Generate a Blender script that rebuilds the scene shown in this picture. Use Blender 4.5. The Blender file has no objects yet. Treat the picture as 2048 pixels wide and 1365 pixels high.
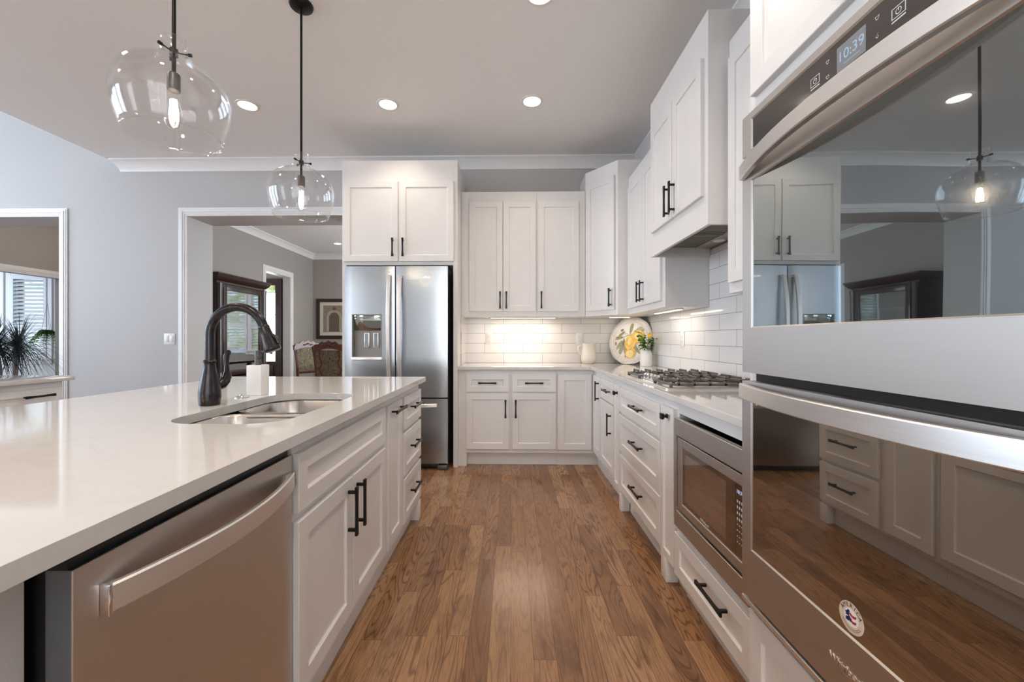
import bpy, bmesh, math, random
from mathutils import Vector, Matrix
random.seed(7)
R = math.radians
sc = bpy.context.scene
COL = sc.collection

# ------------------------------------------------------------------ camera
cam_d = bpy.data.cameras.new('camera')
cam = bpy.data.objects.new('camera', cam_d); COL.objects.link(cam)
cam.location = (0, 0, 1.167)
cam.rotation_euler = (R(90), 0, R(1.0))
cam_d.sensor_width = 36; cam_d.lens = 815 / 2048 * 36
cam_d.shift_x = (1024 - (1022 - 815 * math.tan(R(1.0)))) / 2048
cam_d.shift_y = -(682.5 - 678) / 2048
cam_d.clip_start = 0.05
sc.camera = cam

# ------------------------------------------------------------------ world, lights, exposure
sc.view_settings.view_transform = 'Standard'
sc.view_settings.look = 'None'
sc.view_settings.exposure = 0.62
sc.view_settings.gamma = 1
sc.view_settings.use_curve_mapping = False
try:
    sc.cycles.use_denoising = True
    sc.cycles.max_bounces = 10
    sc.cycles.transparent_max_bounces = 16
    sc.cycles.sample_clamp_indirect = 6
    sc.cycles.caustics_reflective = False
    sc.cycles.caustics_refractive = False
except Exception:
    pass
world = bpy.data.worlds.new('sky'); sc.world = world; world.use_nodes = True
bg = world.node_tree.nodes['Background']
bg.inputs[0].default_value = (0.62, 0.78, 1.0, 1); bg.inputs[1].default_value = 0.8

def area(name, loc, rot, sx, sy, power, col):
    d = bpy.data.lights.new(name, 'AREA'); d.shape = 'RECTANGLE'; d.size = sx; d.size_y = sy
    d.energy = power; d.color = col
    o = bpy.data.objects.new(name, d); COL.objects.link(o); o.location = loc; o.rotation_euler = rot
    return o
COOL = (0.88, 0.94, 1.0); DAY = (1.0, 0.958, 0.912); BLUE = (0.66, 0.81, 1.0); WARM = (1.0, 0.80, 0.62); NEUT = (1.0, 0.93, 0.86)
# daylight through the three windows behind the camera
for wx in (-5.3, -.85, 0.6):
    area('daylight_rear_window', (wx, -3.36, 1.7), (R(90), 0, R(180)), 1.15, 2.3, 120, DAY)
# daylight through the tall family room windows on the left
for wy in (-1.6, 0.6, 2.8):
    area('daylight_family_window', (-9.22, wy, 2.4), (R(90), 0, R(-90)), 1.5, 3.2, 92, BLUE)
# fill lights added out of view in the dining room, sun room and foyer
area('dining_fill_light', (0.05, 7.0, 1.7), (R(90), 0, R(90)), 3.0, 1.8, 80, COOL)  # added at the solid right wall to light the dining room
area('sunroom_fill_light', (-10.0, 5.8, 1.6), (R(90), 0, R(-90)), 1.6, 1.7, 36, BLUE)  # added beyond the visible part to brighten the sun room
area('foyer_fill_light', (-8.4, 8.9, 1.6), (R(90), 0, R(-90)), 1.2, 1.8, 40, COOL)  # added at the windowless left wall of the foyer

# ------------------------------------------------------------------ node helpers
class NT:
    def __init__(s, name):
        s.m = bpy.data.materials.new(name); s.m.use_nodes = True
        s.t = s.m.node_tree; s.n = s.t.nodes; s.b = s.n['Principled BSDF']; s.out = s.n['Material Output']
    def node(s, typ, **kw):
        n = s.n.new(typ)
        for k, v in kw.items():
            if k.startswith('i_'):
                key = k[2:]; key = int(key) if key.isdigit() else key.replace('_', ' ')
                n.inputs[key].default_value = v
            else: setattr(n, k, v)
        return n
    def link(s, a, b): s.t.links.new(a, b)
    def math(s, op, a, b=None):
        n = s.n.new('ShaderNodeMath'); n.operation = op
        for i, x in enumerate((a, b)):
            if x is None: continue
            if hasattr(x, 'is_output'): s.link(x, n.inputs[i])
            else: n.inputs[i].default_value = x
        return n.outputs[0]
    def coords(s, scale=(1, 1, 1)):
        tc = s.n.new('ShaderNodeTexCoord'); mp = s.n.new('ShaderNodeMapping')
        mp.inputs['Scale'].default_value = scale; s.link(tc.outputs['Object'], mp.inputs['Vector'])
        return mp.outputs[0]
    def noise(s, vec, scale, detail=3, rough=.5, dist=0):
        n = s.n.new('ShaderNodeTexNoise'); s.link(vec, n.inputs['Vector'])
        n.inputs['Scale'].default_value = scale; n.inputs['Detail'].default_value = detail
        n.inputs['Roughness'].default_value = rough; n.inputs['Distortion'].default_value = dist
        return n.outputs[0]
    def ramp(s, fac, stops):
        n = s.n.new('ShaderNodeValToRGB'); e = n.color_ramp.elements
        while len(e) < len(stops): e.new(.5)
        for el, (p, c) in zip(e, stops):
            el.position = p; el.color = (c[0], c[1], c[2], 1) if not isinstance(c, (int, float)) else (c, c, c, 1)
        s.link(fac, n.inputs[0]); return n.outputs[0]
    def mix(s, fac, a, b, mode='MIX'):
        n = s.n.new('ShaderNodeMix'); n.data_type = 'RGBA'; n.blend_type = mode
        for i, x in ((0, fac), (6, a), (7, b)):
            if hasattr(x, 'is_output'): s.link(x, n.inputs[i])
            elif isinstance(x, (int, float)): n.inputs[i].default_value = x
            else: n.inputs[i].default_value = (x[0], x[1], x[2], 1)
        return n.outputs[2]
    def bump(s, h, strength=.1, dist=.01):
        n = s.n.new('ShaderNodeBump'); n.inputs['Strength'].default_value = strength
        n.inputs['Distance'].default_value = dist; s.link(h, n.inputs['Height'])
        s.link(n.outputs[0], s.b.inputs['Normal'])
    def set(s, **kw):
        for k, v in kw.items():
            key = k.replace('_', ' ')
            if hasattr(v, 'is_output'): s.link(v, s.b.inputs[key])
            else: s.b.inputs[key].default_value = (v[0], v[1], v[2], 1) if isinstance(v, tuple) and len(v) == 3 else v

M = {}
def plain(name, col, rough=.5, metal=0, var=.04, bump=0, scale=20, coat=0, spec=.5):
    t = NT(name); v = t.coords()
    n = t.noise(v, scale, 3)
    lo = tuple(c * (1 - var) for c in col); hi = tuple(min(1, c * (1 + var)) for c in col)
    t.set(Base_Color=t.ramp(n, [(.3, lo), (.7, hi)]), Roughness=rough, Metallic=metal, Coat_Weight=coat)
    t.b.inputs['Specular IOR Level'].default_value = spec
    if bump: t.bump(t.noise(v, scale * 4, 2), bump, .002)
    M[name] = t.m; return t

plain('cabinet_paint', (.785, .762, .742), .3, var=.012, bump=.02, scale=8)
plain('trim_paint', (.80, .785, .775), .32, var=.01, scale=6)
plain('wall_paint', (.47, .455, .445), .55, var=.012, bump=.04, scale=40)
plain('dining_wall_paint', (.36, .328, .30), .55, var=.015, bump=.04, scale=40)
plain('ceiling_paint', (.88, .865, .85), .7, var=.01, bump=.03, scale=40)
plain('black_metal', (.013, .012, .012), .34, .55, var=.1)
plain('dark_pewter', (.11, .105, .10), .4, .6, var=.08)
plain('black_plastic', (.012, .012, .013), .35, var=.1)
plain('black_gap', (.004, .004, .004), .8)
plain('dark_steel_side', (.25, .28, .31), .32, .9, var=.03)
plain('chrome', (.78, .78, .79), .1, 1, var=.01)
plain('cast_iron', (.17, .155, .14), .5, .35, var=.15, bump=.1, scale=60)
plain('cream_ceramic', (.78, .74, .67), .28, var=.02)
plain('white_ceramic', (.82, .79, .76), .45, var=.02)
plain('matte_white_stone', (.86, .86, .87), .5, var=.01)
plain('white_plastic', (.80, .785, .77), .3, var=.01)
plain('slot_dark', (.03, .03, .03), .6)
plain('sticker_paper', (.72, .58, .47), .4, var=.02)
plain('sticker_white', (.85, .85, .85), .4)
plain('sticker_blue', (.02, .03, .12), .4)
plain('sticker_red', (.42, .03, .03), .4)
plain('sticker_orange', (.65, .14, .05), .4)
plain('icon_print', (.62, .62, .62), .4)
plain('lemon_yellow', (.86, .50, .05), .4, var=.12, scale=30)
plain('lemon_paint', (.82, .47, .09), .3, var=.25, scale=30)
plain('lemon_paint_light', (.90, .66, .25), .3, var=.15, scale=40)
plain('olive_paint', (.30, .28, .14), .35, var=.35, scale=60)
plain('brown_paint', (.33, .17, .09), .35, var=.3, scale=60)
plain('leaf_bright', (.16, .38, .03), .4, var=.35, scale=30)
plain('leaf_dark', (.025, .07, .015), .35, var=.3, scale=30)
plain('leaf_fern', (.20, .38, .09), .5, var=.4, scale=30)
plain('spike_leaf', (.018, .030, .030), .35, var=.5, scale=12)
plain('stem_pale', (.45, .42, .22), .5)
plain('planter_glaze', (.16, .14, .13), .4)
plain('mat_board', (.66, .60, .50), .8)
plain('picture_ink', (.13, .10, .075), .8, var=.4, scale=60)
plain('picture_ink_mid', (.27, .215, .16), .8, var=.35, scale=70)
plain('rooster_green', (.05, .09, .05), .3, var=.4)
plain('rooster_cream', (.60, .48, .26), .3, var=.2)
plain('rooster_red', (.30, .05, .02), .3)
plain('liner_brown', (.10, .08, .065), .4, .5)
plain('dispenser_grey', (.30, .285, .27), .42, .35)
plain('grille_tan', (.42, .38, .32), .35, .8, var=.04)

def mat_wood_dark():
    t = NT('dark_walnut'); v = t.coords((14, 14, 1.6)); n = t.noise(v, 3, 5, .6, .8)
    t.set(Base_Color=t.ramp(n, [(.3, (.012, .005, .004)), (.7, (.05, .019, .012))]), Roughness=.28, Coat_Weight=.3); M['dark_walnut'] = t.m
    t = NT('chair_wood'); v = t.coords((14, 14, 2)); n = t.noise(v, 4, 5, .6, .8)
    t.set(Base_Color=t.ramp(n, [(.3, (.045, .012, .008)), (.7, (.16, .05, .025))]), Roughness=.3, Coat_Weight=.3); M['chair_wood'] = t.m
    t = NT('tapestry'); v = t.coords(); n = t.noise(v, 34, 2, .5, 2.5)
    t.set(Base_Color=t.ramp(n, [(.40, (.035, .03, .028)), (.47, (.26, .20, .12)), (.53, (.05, .045, .04)), (.6, (.30, .23, .14))]), Roughness=.85); M['tapestry'] = t.m
mat_wood_dark()

def mat_floor():
    t = NT('oak_plank_floor'); tc = t.n.new('ShaderNodeTexCoord'); sep = t.n.new('ShaderNodeSeparateXYZ')
    t.link(tc.outputs['Object'], sep.inputs[0]); x, y = sep.outputs[0], sep.outputs[1]
    PWD, PLN = .083, .95
    xr = t.math('DIVIDE', x, PWD); row = t.math('FLOOR', xr); fx_ = t.math('SUBTRACT', xr, row)
    wn1 = t.node('ShaderNodeTexWhiteNoise', noise_dimensions='1D'); t.link(row, wn1.inputs['W'])
    yr = t.math('ADD', t.math('DIVIDE', y, PLN), t.math('MULTIPLY', wn1.outputs['Value'], 9.7)); brd = t.math('FLOOR', yr); fy_ = t.math('SUBTRACT', yr, brd)
    cmb = t.n.new('ShaderNodeCombineXYZ'); t.link(row, cmb.inputs[0]); t.link(brd, cmb.inputs[1])
    wn2 = t.node('ShaderNodeTexWhiteNoise', noise_dimensions='2D'); t.link(cmb.outputs[0], wn2.inputs['Vector']); pid = wn2.outputs['Value']
    ex = t.math('MULTIPLY', t.math('SUBTRACT', .5, t.math('ABSOLUTE', t.math('SUBTRACT', fx_, .5))), PWD)
    ey = t.math('MULTIPLY', t.math('SUBTRACT', .5, t.math('ABSOLUTE', t.math('SUBTRACT', fy_, .5))), PLN)
    seam = t.math('LESS_THAN', t.math('MINIMUM', ex, ey), .0008)
    off = t.math('MULTIPLY', pid, 37.0)
    # stretched coordinates with an offset per plank, so every plank has its own figure
    c2 = t.n.new('ShaderNodeCombineXYZ')
    t.link(t.math('ADD', t.math('MULTIPLY', x, 9.0), off), c2.inputs[0])
    t.link(t.math('ADD', t.math('MULTIPLY', y, 1.0), off), c2.inputs[1]); t.link(off, c2.inputs[2])
    n1 = t.noise(c2.outputs[0], 1.0, 2, .45, .25)
    rings = t.math('ABSOLUTE', t.math('SINE', t.math('MULTIPLY', n1, 58.0)))
    lines = t.ramp(rings, [(.05, .0), (.60, 1.0)])
    c3 = t.n.new('ShaderNodeCombineXYZ')
    t.link(t.math('MULTIPLY', x, 420.0), c3.inputs[0]); t.link(t.math('MULTIPLY', y, 14.0), c3.inputs[1]); t.link(off, c3.inputs[2])
    pore = t.ramp(t.noise(c3.outputs[0], 1.0, 2), [(.36, 0.0), (.56, 1.0)])
    c4 = t.n.new('ShaderNodeCombineXYZ')
    t.link(t.math('ADD', t.math('MULTIPLY', x, 5.0), off), c4.inputs[0]); t.link(t.math('MULTIPLY', y, 1.6), c4.inputs[1]); t.link(off, c4.inputs[2])
    blotch = t.noise(c4.outputs[0], 1.3, 4, .6, .5)
    base = t.ramp(pid, [(.0, (.235, .112, .050)), (.45, (.35, .180, .084)), (1.0, (.46, .258, .132))])
    base = t.mix(t.ramp(blotch, [(.54, 0.0), (.74, .8)]), base, (.085, .036, .017))
    wn3 = t.node('ShaderNodeTexWhiteNoise', noise_dimensions='1D'); t.link(t.math('MULTIPLY', pid, 913.0), wn3.inputs['W'])
    amt = t.math('ADD', t.math('MULTIPLY', wn3.outputs['Value'], .52), .30)
    base = t.mix(t.math('MULTIPLY', t.math('SUBTRACT', 1.0, lines), amt), base, (.085, .038, .018))
    base = t.mix(t.math('MULTIPLY', t.math('SUBTRACT', 1.0, pore), .38), base, (.085, .036, .016))
    base = t.mix(t.math('MULTIPLY', seam, .75), base, (.03, .014, .008))
    t.set(Base_Color=base, Roughness=t.ramp(blotch, [(.2, .20), (.8, .29)]))
    t.b.inputs['Specular IOR Level'].default_value = .55
    hh = t.math('SUBTRACT', t.math('MULTIPLY', lines, .25), seam)
    t.bump(hh, .12, .0015)
    M['floor'] = t.m
mat_floor()

def mat_tile(name, axis, ox):
    t = NT(name); tc = t.n.new('ShaderNodeTexCoord'); sep = t.n.new('ShaderNodeSeparateXYZ'); t.link(tc.outputs['Object'], sep.inputs[0])
    cmb = t.n.new('ShaderNodeCombineXYZ'); t.link(t.math('ADD', sep.outputs[axis], ox), cmb.inputs[0]); t.link(t.math('SUBTRACT', sep.outputs[2], .9145), cmb.inputs[1])
    br = t.node('ShaderNodeTexBrick', offset=.5, offset_frequency=2); t.link(cmb.outputs[0], br.inputs['Vector'])
    for k, v in (('Color1', (.76, .735, .715, 1)), ('Color2', (.80, .775, .755, 1)), ('Mortar', (.22, .20, .185, 1)), ('Scale', 1.0), ('Mortar Size', .0016), ('Mortar Smooth', .15), ('Bias', 0.0), ('Brick Width', .403), ('Row Height', .1025)):
        br.inputs[k].default_value = v
    w = t.noise(t.coords(), 16, 2, .5, .6)
    t.set(Base_Color=br.outputs['Color'], Roughness=t.math('ADD', t.math('MULTIPLY', br.outputs['Fac'], .6), .09))
    h = t.math('SUBTRACT', t.math('MULTIPLY', w, .55), br.outputs['Fac'])
    t.bump(h, .22, .003); M[name] = t.m
mat_tile('back_tile', 0, 0.277 + .403 * 10); mat_tile('right_tile', 1, .163 + .403 * 10)

def mat_quartz():
    t = NT('quartz'); v = t.coords(); n = t.noise(v, 3.2, 6, .62, 1.6); f = t.noise(v, 220, 2)
    vein = t.ramp(n, [(.46, 0.0), (.495, 1.0), (.53, 0.0)])
    big = t.noise(v, 1.3, 3)
    c = t.mix(t.math('MULTIPLY', vein, t.math('MULTIPLY', big, .22)), (.665, .642, .618), (.46, .43, .40))
    c = t.mix(t.math('MULTIPLY', f, .10), c, (.56, .51, .46))
    t.set(Base_Color=c, Roughness=.07); t.b.inputs['Specular IOR Level'].default_value = .6; M['quartz'] = t.m
mat_quartz()

def mat_steel(name, col, rough, ani, rot, stretch, bumpv=.03):
    t = NT(name); v = t.coords(stretch); n = t.noise(v, 1.0, 3, .6)
    t.set(Base_Color=t.ramp(n, [(.25, tuple(c * .95 for c in col)), (.75, tuple(min(1, c * 1.04) for c in col))]),
          Metallic=1.0, Roughness=t.math('ADD', t.math('MULTIPLY', n, .08), rough - .04), Anisotropic=ani)
    if ani:
        tg = t.node('ShaderNodeTangent', direction_type='RADIAL', axis='Z'); t.link(tg.outputs[0], t.b.inputs['Tangent'])
        t.b.inputs['Anisotropic Rotation'].default_value = rot
    if bumpv: t.bump(n, bumpv, .0006)
    M[name] = t.m
mat_steel('steel_oven', (.56, .525, .495), .44, .6, 0.0, (6, 6, 900))
mat_steel('steel_fridge', (.39, .415, .44), .24, .6, 0.0, (6, 6, 700))
mat_steel('steel_dishwasher', (.60, .56, .52), .42, .0, 0.0, (500, 500, 500), .06)
mat_steel('steel_handle', (.84, .815, .79), .36, 0, 0.0, (5, 5, 600), .02)
mat_steel('steel_sink', (.60, .57, .54), .24, 0, 0, (300, 5, 300), .04)

def mat_mirror_glass(name, tint, refl, rough=.012):
    # dark appliance glass with a metallised, strongly reflecting coating
    t = NT(name); v = t.coords(); n = t.noise(v, 2.6, 1)
    g = t.node('ShaderNodeBsdfGlossy'); g.inputs['Color'].default_value = (refl[0], refl[1], refl[2], 1); g.inputs['Roughness'].default_value = rough
    t.set(Base_Color=tint, Roughness=.1)
    bp = t.n.new('ShaderNodeBump'); bp.inputs['Strength'].default_value = .05; bp.inputs['Distance'].default_value = .02
    t.link(n, bp.inputs['Height']); t.link(bp.outputs[0], g.inputs['Normal'])
    ad = t.n.new('ShaderNodeAddShader'); t.link(t.b.outputs[0], ad.inputs[0]); t.link(g.outputs[0], ad.inputs[1])
    t.link(ad.outputs[0], t.out.inputs[0]); M[name] = t.m
mat_mirror_glass('oven_glass', (.004, .004, .005), (.27, .305, .31))
mat_mirror_glass('oven_glass_low', (.003, .003, .003), (.36, .33, .29))
mat_mirror_glass('panel_glass', (.02, .019, .018), (.10, .095, .09))
mat_mirror_glass('microwave_glass', (.008, .006, .005), (.22, .19, .17))
mat_mirror_glass('microwave_window', (.05, .035, .028), (.30, .26, .23))
mat_mirror_glass('dispenser_glass', (.02, .03, .03), (.45, .52, .52))

def mat_thin_glass(name, tint=(1, 1, 1), ior=1.45, refl=(1, 1, 1), boost=1.0):
    t = NT(name); tr = t.node('ShaderNodeBsdfTransparent'); tr.inputs[0].default_value = (*tint, 1)
    gl = t.node('ShaderNodeBsdfGlossy'); gl.inputs['Color'].default_value = (*refl, 1); gl.inputs['Roughness'].default_value = .01
    fr = t.node('ShaderNodeLayerWeight'); fr.inputs[0].default_value = .5
    n = t.noise(t.coords(), 6, 1)
    bp = t.n.new('ShaderNodeBump'); bp.inputs['Strength'].default_value = .04; bp.inputs['Distance'].default_value = .01
    t.link(n, bp.inputs['Height']); t.link(bp.outputs[0], gl.inputs['Normal'])
    mx = t.node('ShaderNodeMixShader'); t.link(t.math('MINIMUM', t.math('ADD', t.math('MULTIPLY', t.math('POWER', fr.outputs['Facing'], 4.0), .50 * boost), .035 * boost), 1.0), mx.inputs[0])
    t.link(tr.outputs[0], mx.inputs[1]); t.link(gl.outputs[0], mx.inputs[2]); t.link(mx.outputs[0], t.out.inputs[0]); M[name] = t.m
mat_thin_glass('clear_glass', (.975, .975, .975), 1.38)
mat_thin_glass('cabinet_glass', (.85, .88, .9), 1.5, boost=6)

def mat_emit(name, col, s, pattern=None):
    t = NT(name); t.set(Base_Color=(.02, .02, .02), Roughness=.4); t.b.inputs['Emission Strength'].default_value = s
    if pattern:
        v = t.coords(); n = t.noise(v, pattern[0], 5, .65, .4)
        t.link(t.ramp(n, pattern[1]), t.b.inputs['Emission Color'])
    else: t.b.inputs['Emission Color'].default_value = (*col, 1)
    M[name] = t.m
mat_emit('lamp_disc', (1.0, .86, .70), 7)
mat_emit('led_strip', (1.0, .84, .66), 6)
mat_emit('filament', (1.0, .78, .52), 55)
mat_emit('display', (.30, .31, .33), .4)
mat_emit('display_digits', (.45, .60, .85), .5)
OUT = [(.34, (.10, .16, .05)), (.46, (.34, .42, .22)), (.56, (.50, .68, .82)), (.7, (.80, .92, 1.0))]
mat_emit('window_view', None, 1.5, (2.2, OUT))
mat_emit('sun_view', None, 1.3, (2.0, [(.34, (.30, .38, .30)), (.46, (.52, .66, .70)), (.6, (.66, .82, .95)), (.75, (.9, 1.0, 1.0))]))
mat_emit('window_view_soft', None, 1.3, (2.6, OUT))
mat_emit('frosted_view', None, 3.2, (9, [(.3, (.75, .85, .9)), (.6, (1, 1, 1))]))
mat_emit('rear_view', (.80, .90, 1.0), 1.6)

def mat_bronze():
    t = NT('oil_rubbed_bronze'); v = t.coords((30, 30, 6)); n = t.noise(v, 3, 4)
    t.set(Base_Color=t.ramp(n, [(.35, (.030, .031, .038)), (.62, (.05, .044, .042)), (.75, (.12, .06, .035))]), Metallic=.9, Roughness=.27); M['oil_rubbed_bronze'] = t.m
mat_bronze()
def mat_shade():
    t = plain('shutter_white', (.78, .80, .82), .4)
mat_shade()

# ------------------------------------------------------------------ geometry helpers
class F:
    """face frame: u runs along the face, v out of it, z up"""
    def __init__(s, ox, oy, d, n): s.o = (ox, oy); s.d = d; s.n = n
    def __call__(s, u, v, z): return Vector((s.o[0] + u * s.d[0] + v * s.n[0], s.o[1] + u * s.d[1] + v * s.n[1], z))
W = F(0, 0, (1, 0), (0, 1))
def f_back(y): return F(0, y, (1, 0), (0, -1))
def f_right(x): return F(x, 0, (0, 1), (-1, 0))
def f_left(x): return F(x, 0, (0, 1), (1, 0))

ORG = {}
class MB:
    def __init__(s, fr=W): s.bm = bmesh.new(); s.f = fr; s.mi = 0
    def box(s, u0, u1, v0, v1, z0, z1, bev=0, seg=2):
        r = bmesh.ops.create_cube(s.bm, size=1); vs = r['verts']
        for v in vs:
            v.co = Vector((u0 + (v.co.x + .5) * (u1 - u0), v0 + (v.co.y + .5) * (v1 - v0), z0 + (v.co.z + .5) * (z1 - z0)))
        fs = {f for v in vs for f in v.link_faces}
        for f in fs: f.material_index = s.mi
        if bev:
            es = list({e for v in vs for e in v.link_edges})
            bmesh.ops.bevel(s.bm, geom=es, offset=bev, segments=seg, affect='EDGES', profile=.5)
        return s
    def loft(s, loops, closed=True, cap0=True, cap1=True, ring=False):
        vl = [[s.bm.verts.new(Vector(p)) for p in L] for L in loops]
        n = len(vl[0])
        pairs = list(zip(vl[:-1], vl[1:])) + ([(vl[-1], vl[0])] if ring else [])
        for a, b in pairs:
            for i in range(n if closed else n - 1):
                j = (i + 1) % n
                try: s.bm.faces.new((a[i], a[j], b[j], b[i])).material_index = s.mi
                except ValueError: pass
        if not ring and closed:
            if cap0 and n > 2:
                s.bm.faces.new(list(reversed(vl[0]))).material_index = s.mi
            if cap1 and n > 2:
                s.bm.faces.new(vl[-1]).material_index = s.mi
        return s
    def lathe(s, prof, c=(0, 0, 0), seg=32, cap0=False, cap1=False):
        loops = [[(c[0] + r * math.cos(2 * math.pi * i / seg), c[1] + r * math.sin(2 * math.pi * i / seg), c[2] + z) for i in range(seg)] for r, z in prof]
        return s.loft(loops, True, cap0, cap1)
    def tube(s, pts, rad, seg=12, cap=True, flat=None):
        pts = [Vector(p) for p in pts]; n = len(pts)
        rr = rad if isinstance(rad, (list, tuple)) else [rad] * n
        t0 = (pts[1] - pts[0]).normalized()
        up = Vector((0, 0, 1)) if abs(t0.z) < .9 else Vector((1, 0, 0))
        nrm = t0.cross(up).normalized(); loops = []
        for i in range(n):
            t = (pts[min(i + 1, n - 1)] - pts[max(i - 1, 0)]).normalized()
            nrm = (nrm - t * nrm.dot(t)).normalized(); bn = t.cross(nrm)
            loops.append([pts[i] + rr[i] * (math.cos(a) * nrm + math.sin(a) * bn * (flat or 1)) for a in [2 * math.pi * k / seg for k in range(seg)]])
        return s.loft(loops, True, cap, cap)
    def poly(s, pts):
        s.bm.faces.new([s.bm.verts.new(Vector(p)) for p in pts]).material_index = s.mi; return s
    def prism(s, outline, axis, a, b):
        """outline in the two other axes, extruded along axis 'u','v' or 'z'"""
        def mk(p, q):
            return {'u': (q, p[0], p[1]), 'v': (p[0], q, p[1]), 'z': (p[0], p[1], q)}[axis]
        return s.loft([[mk(p, a) for p in outline], [mk(p, b) for p in outline]])
    def slab_with_holes(s, outer, holes, z0, z1):
        b2 = bmesh.new(); es = []
        for lp in [outer] + holes:
            vs = [b2.verts.new((p[0], p[1], z1)) for p in lp]
            es += [b2.edges.new((vs[i], vs[(i + 1) % len(vs)])) for i in range(len(vs))]
        bmesh.ops.triangle_fill(b2, use_beauty=True, use_dissolve=False, edges=es)
        b2.verts.ensure_lookup_table()
        base = {}
        for v in b2.verts: base[v.index] = (s.bm.verts.new(v.co), s.bm.verts.new((v.co.x, v.co.y, z0)))
        b2.verts.index_update()
        for f in b2.faces:
            s.bm.faces.new([base[v.index][0] for v in f.verts]); s.bm.faces.new([base[v.index][1] for v in reversed(f.verts)])
        b2.free()
        for lp in [outer] + holes:
            n = len(lp)
            top = [s.bm.verts.new((p[0], p[1], z1)) for p in lp]; bot = [s.bm.verts.new((p[0], p[1], z0)) for p in lp]
            for i in range(n):
                j = (i + 1) % n; s.bm.faces.new((top[i], top[j], bot[j], bot[i]))
        bmesh.ops.remove_doubles(s.bm, verts=s.bm.verts[:], dist=1e-5)
        return s
    def build(s, name, mat, parent=None, label=None, cat=None, group=None, kind=None, smooth=True, angle=32, origin=None, recalc=True):
        bm = s.bm
        org = ORG.get(parent.name, Vector()) if parent else Vector(origin or (0, 0, 0))
        for v in bm.verts: v.co = s.f(*v.co) - org
        if recalc: bmesh.ops.recalc_face_normals(bm, faces=bm.faces[:])
        me = bpy.data.meshes.new(name); bm.to_mesh(me); bm.free()
        mats = mat if isinstance(mat, (list, tuple)) else [mat]
        for m in mats: me.materials.append(M[m])
        if smooth:
            for p in me.polygons: p.use_smooth = True
            me.set_sharp_from_angle(angle=R(angle))
        o = bpy.data.objects.new(name, me); COL.objects.link(o)
        ORG[o.name] = org
        if parent: o.parent = parent
        else: o.location = org
        return tag(o, label, cat, group, kind)

def tag(o, label=None, cat=None, group=None, kind=None):
    if label: o['label'] = label
    if cat: o['category'] = cat
    if group: o['group'] = group
    if kind: o['kind'] = kind
    return o
def thing(name, label, cat, loc=(0, 0, 0), group=None):
    o = bpy.data.objects.new(name, None); COL.objects.link(o); o.empty_display_size = .1
    o.location = loc; ORG[o.name] = Vector(loc)
    return tag(o, label, cat, group)
def copy_tree(o, parent=None):
    c = o.copy(); COL.objects.link(c); c.parent = parent
    for ch in list(o.children): copy_tree(ch, c)
    return c
def dup(o, loc, rotz=0, label=None):
    c = copy_tree(o); c.location = loc; c.rotation_euler = (0, 0, rotz)
    if label: c['label'] = label
    return c
def rrect(x0, x1, y0, y1, r, n=6):
    out = []
    for cx, cy, a0 in ((x1 - r, y1 - r, 0), (x0 + r, y1 - r, 90), (x0 + r, y0 + r, 180), (x1 - r, y0 + r, 270)):
        for k in range(n + 1):
            a = R(a0 + 90 * k / n); out.append((cx + r * math.cos(a), cy + r * math.sin(a)))
    return out
def text_part(name, body, size, mat, parent, fr, u, v, z, du=1, depth=.0008, align='CENTER', sx=1.0, shear=0):
    cu = bpy.data.curves.new(name, 'FONT'); cu.body = body; cu.size = size; cu.extrude = depth / 2; cu.align_x = align; cu.align_y = 'CENTER'
    cu.resolution_u = 3; cu.shear = shear
    tmp = bpy.data.objects.new('tmp_text', cu); COL.objects.link(tmp)
    me = bpy.data.meshes.new_from_object(tmp.evaluated_get(bpy.context.evaluated_depsgraph_get()))
    bpy.data.objects.remove(tmp); bpy.data.curves.remove(cu)
    org = ORG.get(parent.name, Vector())
    for vv in me.vertices:
        x, y, d = vv.co; vv.co = fr(u + du * x * sx, v + d + depth / 2, z + y) - org
    me.name = name; me.materials.clear(); me.materials.append(M[mat])
    o = bpy.data.objects.new(name, me); COL.objects.link(o); o.parent = parent; ORG[o.name] = org
    return o

# ------------------------------------------------------------------ cabinetry helpers
def shaker(fr, parent, u0, u1, z0, z1, name='door', t=.02, rail=.057, v0=0, mat='cabinet_paint', label=None):
    m = MB(fr); v1 = v0 + t; rec = .009; b = .0018; i = rail
    def loop(e, v): return [(u0 + e, v, z0 + e), (u1 - e, v, z0 + e), (u1 - e, v, z1 - e), (u0 + e, v, z1 - e)]
    m.loft([loop(0, v0), loop(0, v1 - b), loop(b, v1), loop(i - b, v1), loop(i, v1 - b), loop(i + .001, v1 - rec + .0015), loop(i + .0035, v1 - rec)])
    return m.build(name, mat, parent, label, angle=25)
def bar_handle(fr, parent, u, z, vert, length=.165, v0=.02, mat='black_metal'):
    m = MB(fr); h = length / 2
    prof = [(-h, .0090), (-h * .9, .0088), (-h * .5, .0066), (0, .0058), (h * .5, .0066), (h * .9, .0088), (h, .0090)]
    loops = []
    for s_, w in prof:
        q = [(-w, .027), (w, .027), (w, .034), (w - .002, .036), (-w + .002, .036), (-w, .034)]
        loops.append([((u + a, v0 + b, z + s_) if vert else (u + s_, v0 + b, z + a)) for a, b in q])
    m.loft(loops)
    for s_ in (-h * .78, h * .78):
        if vert: m.box(u - .0045, u + .0045, v0, v0 + .028, z + s_ - .0055, z + s_ + .0055)
        else: m.box(u + s_ - .0055, u + s_ + .0055, v0, v0 + .028, z - .0045, z + .0045)
    return m.build('handle', mat, parent, 'black flared bar handle')
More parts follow.
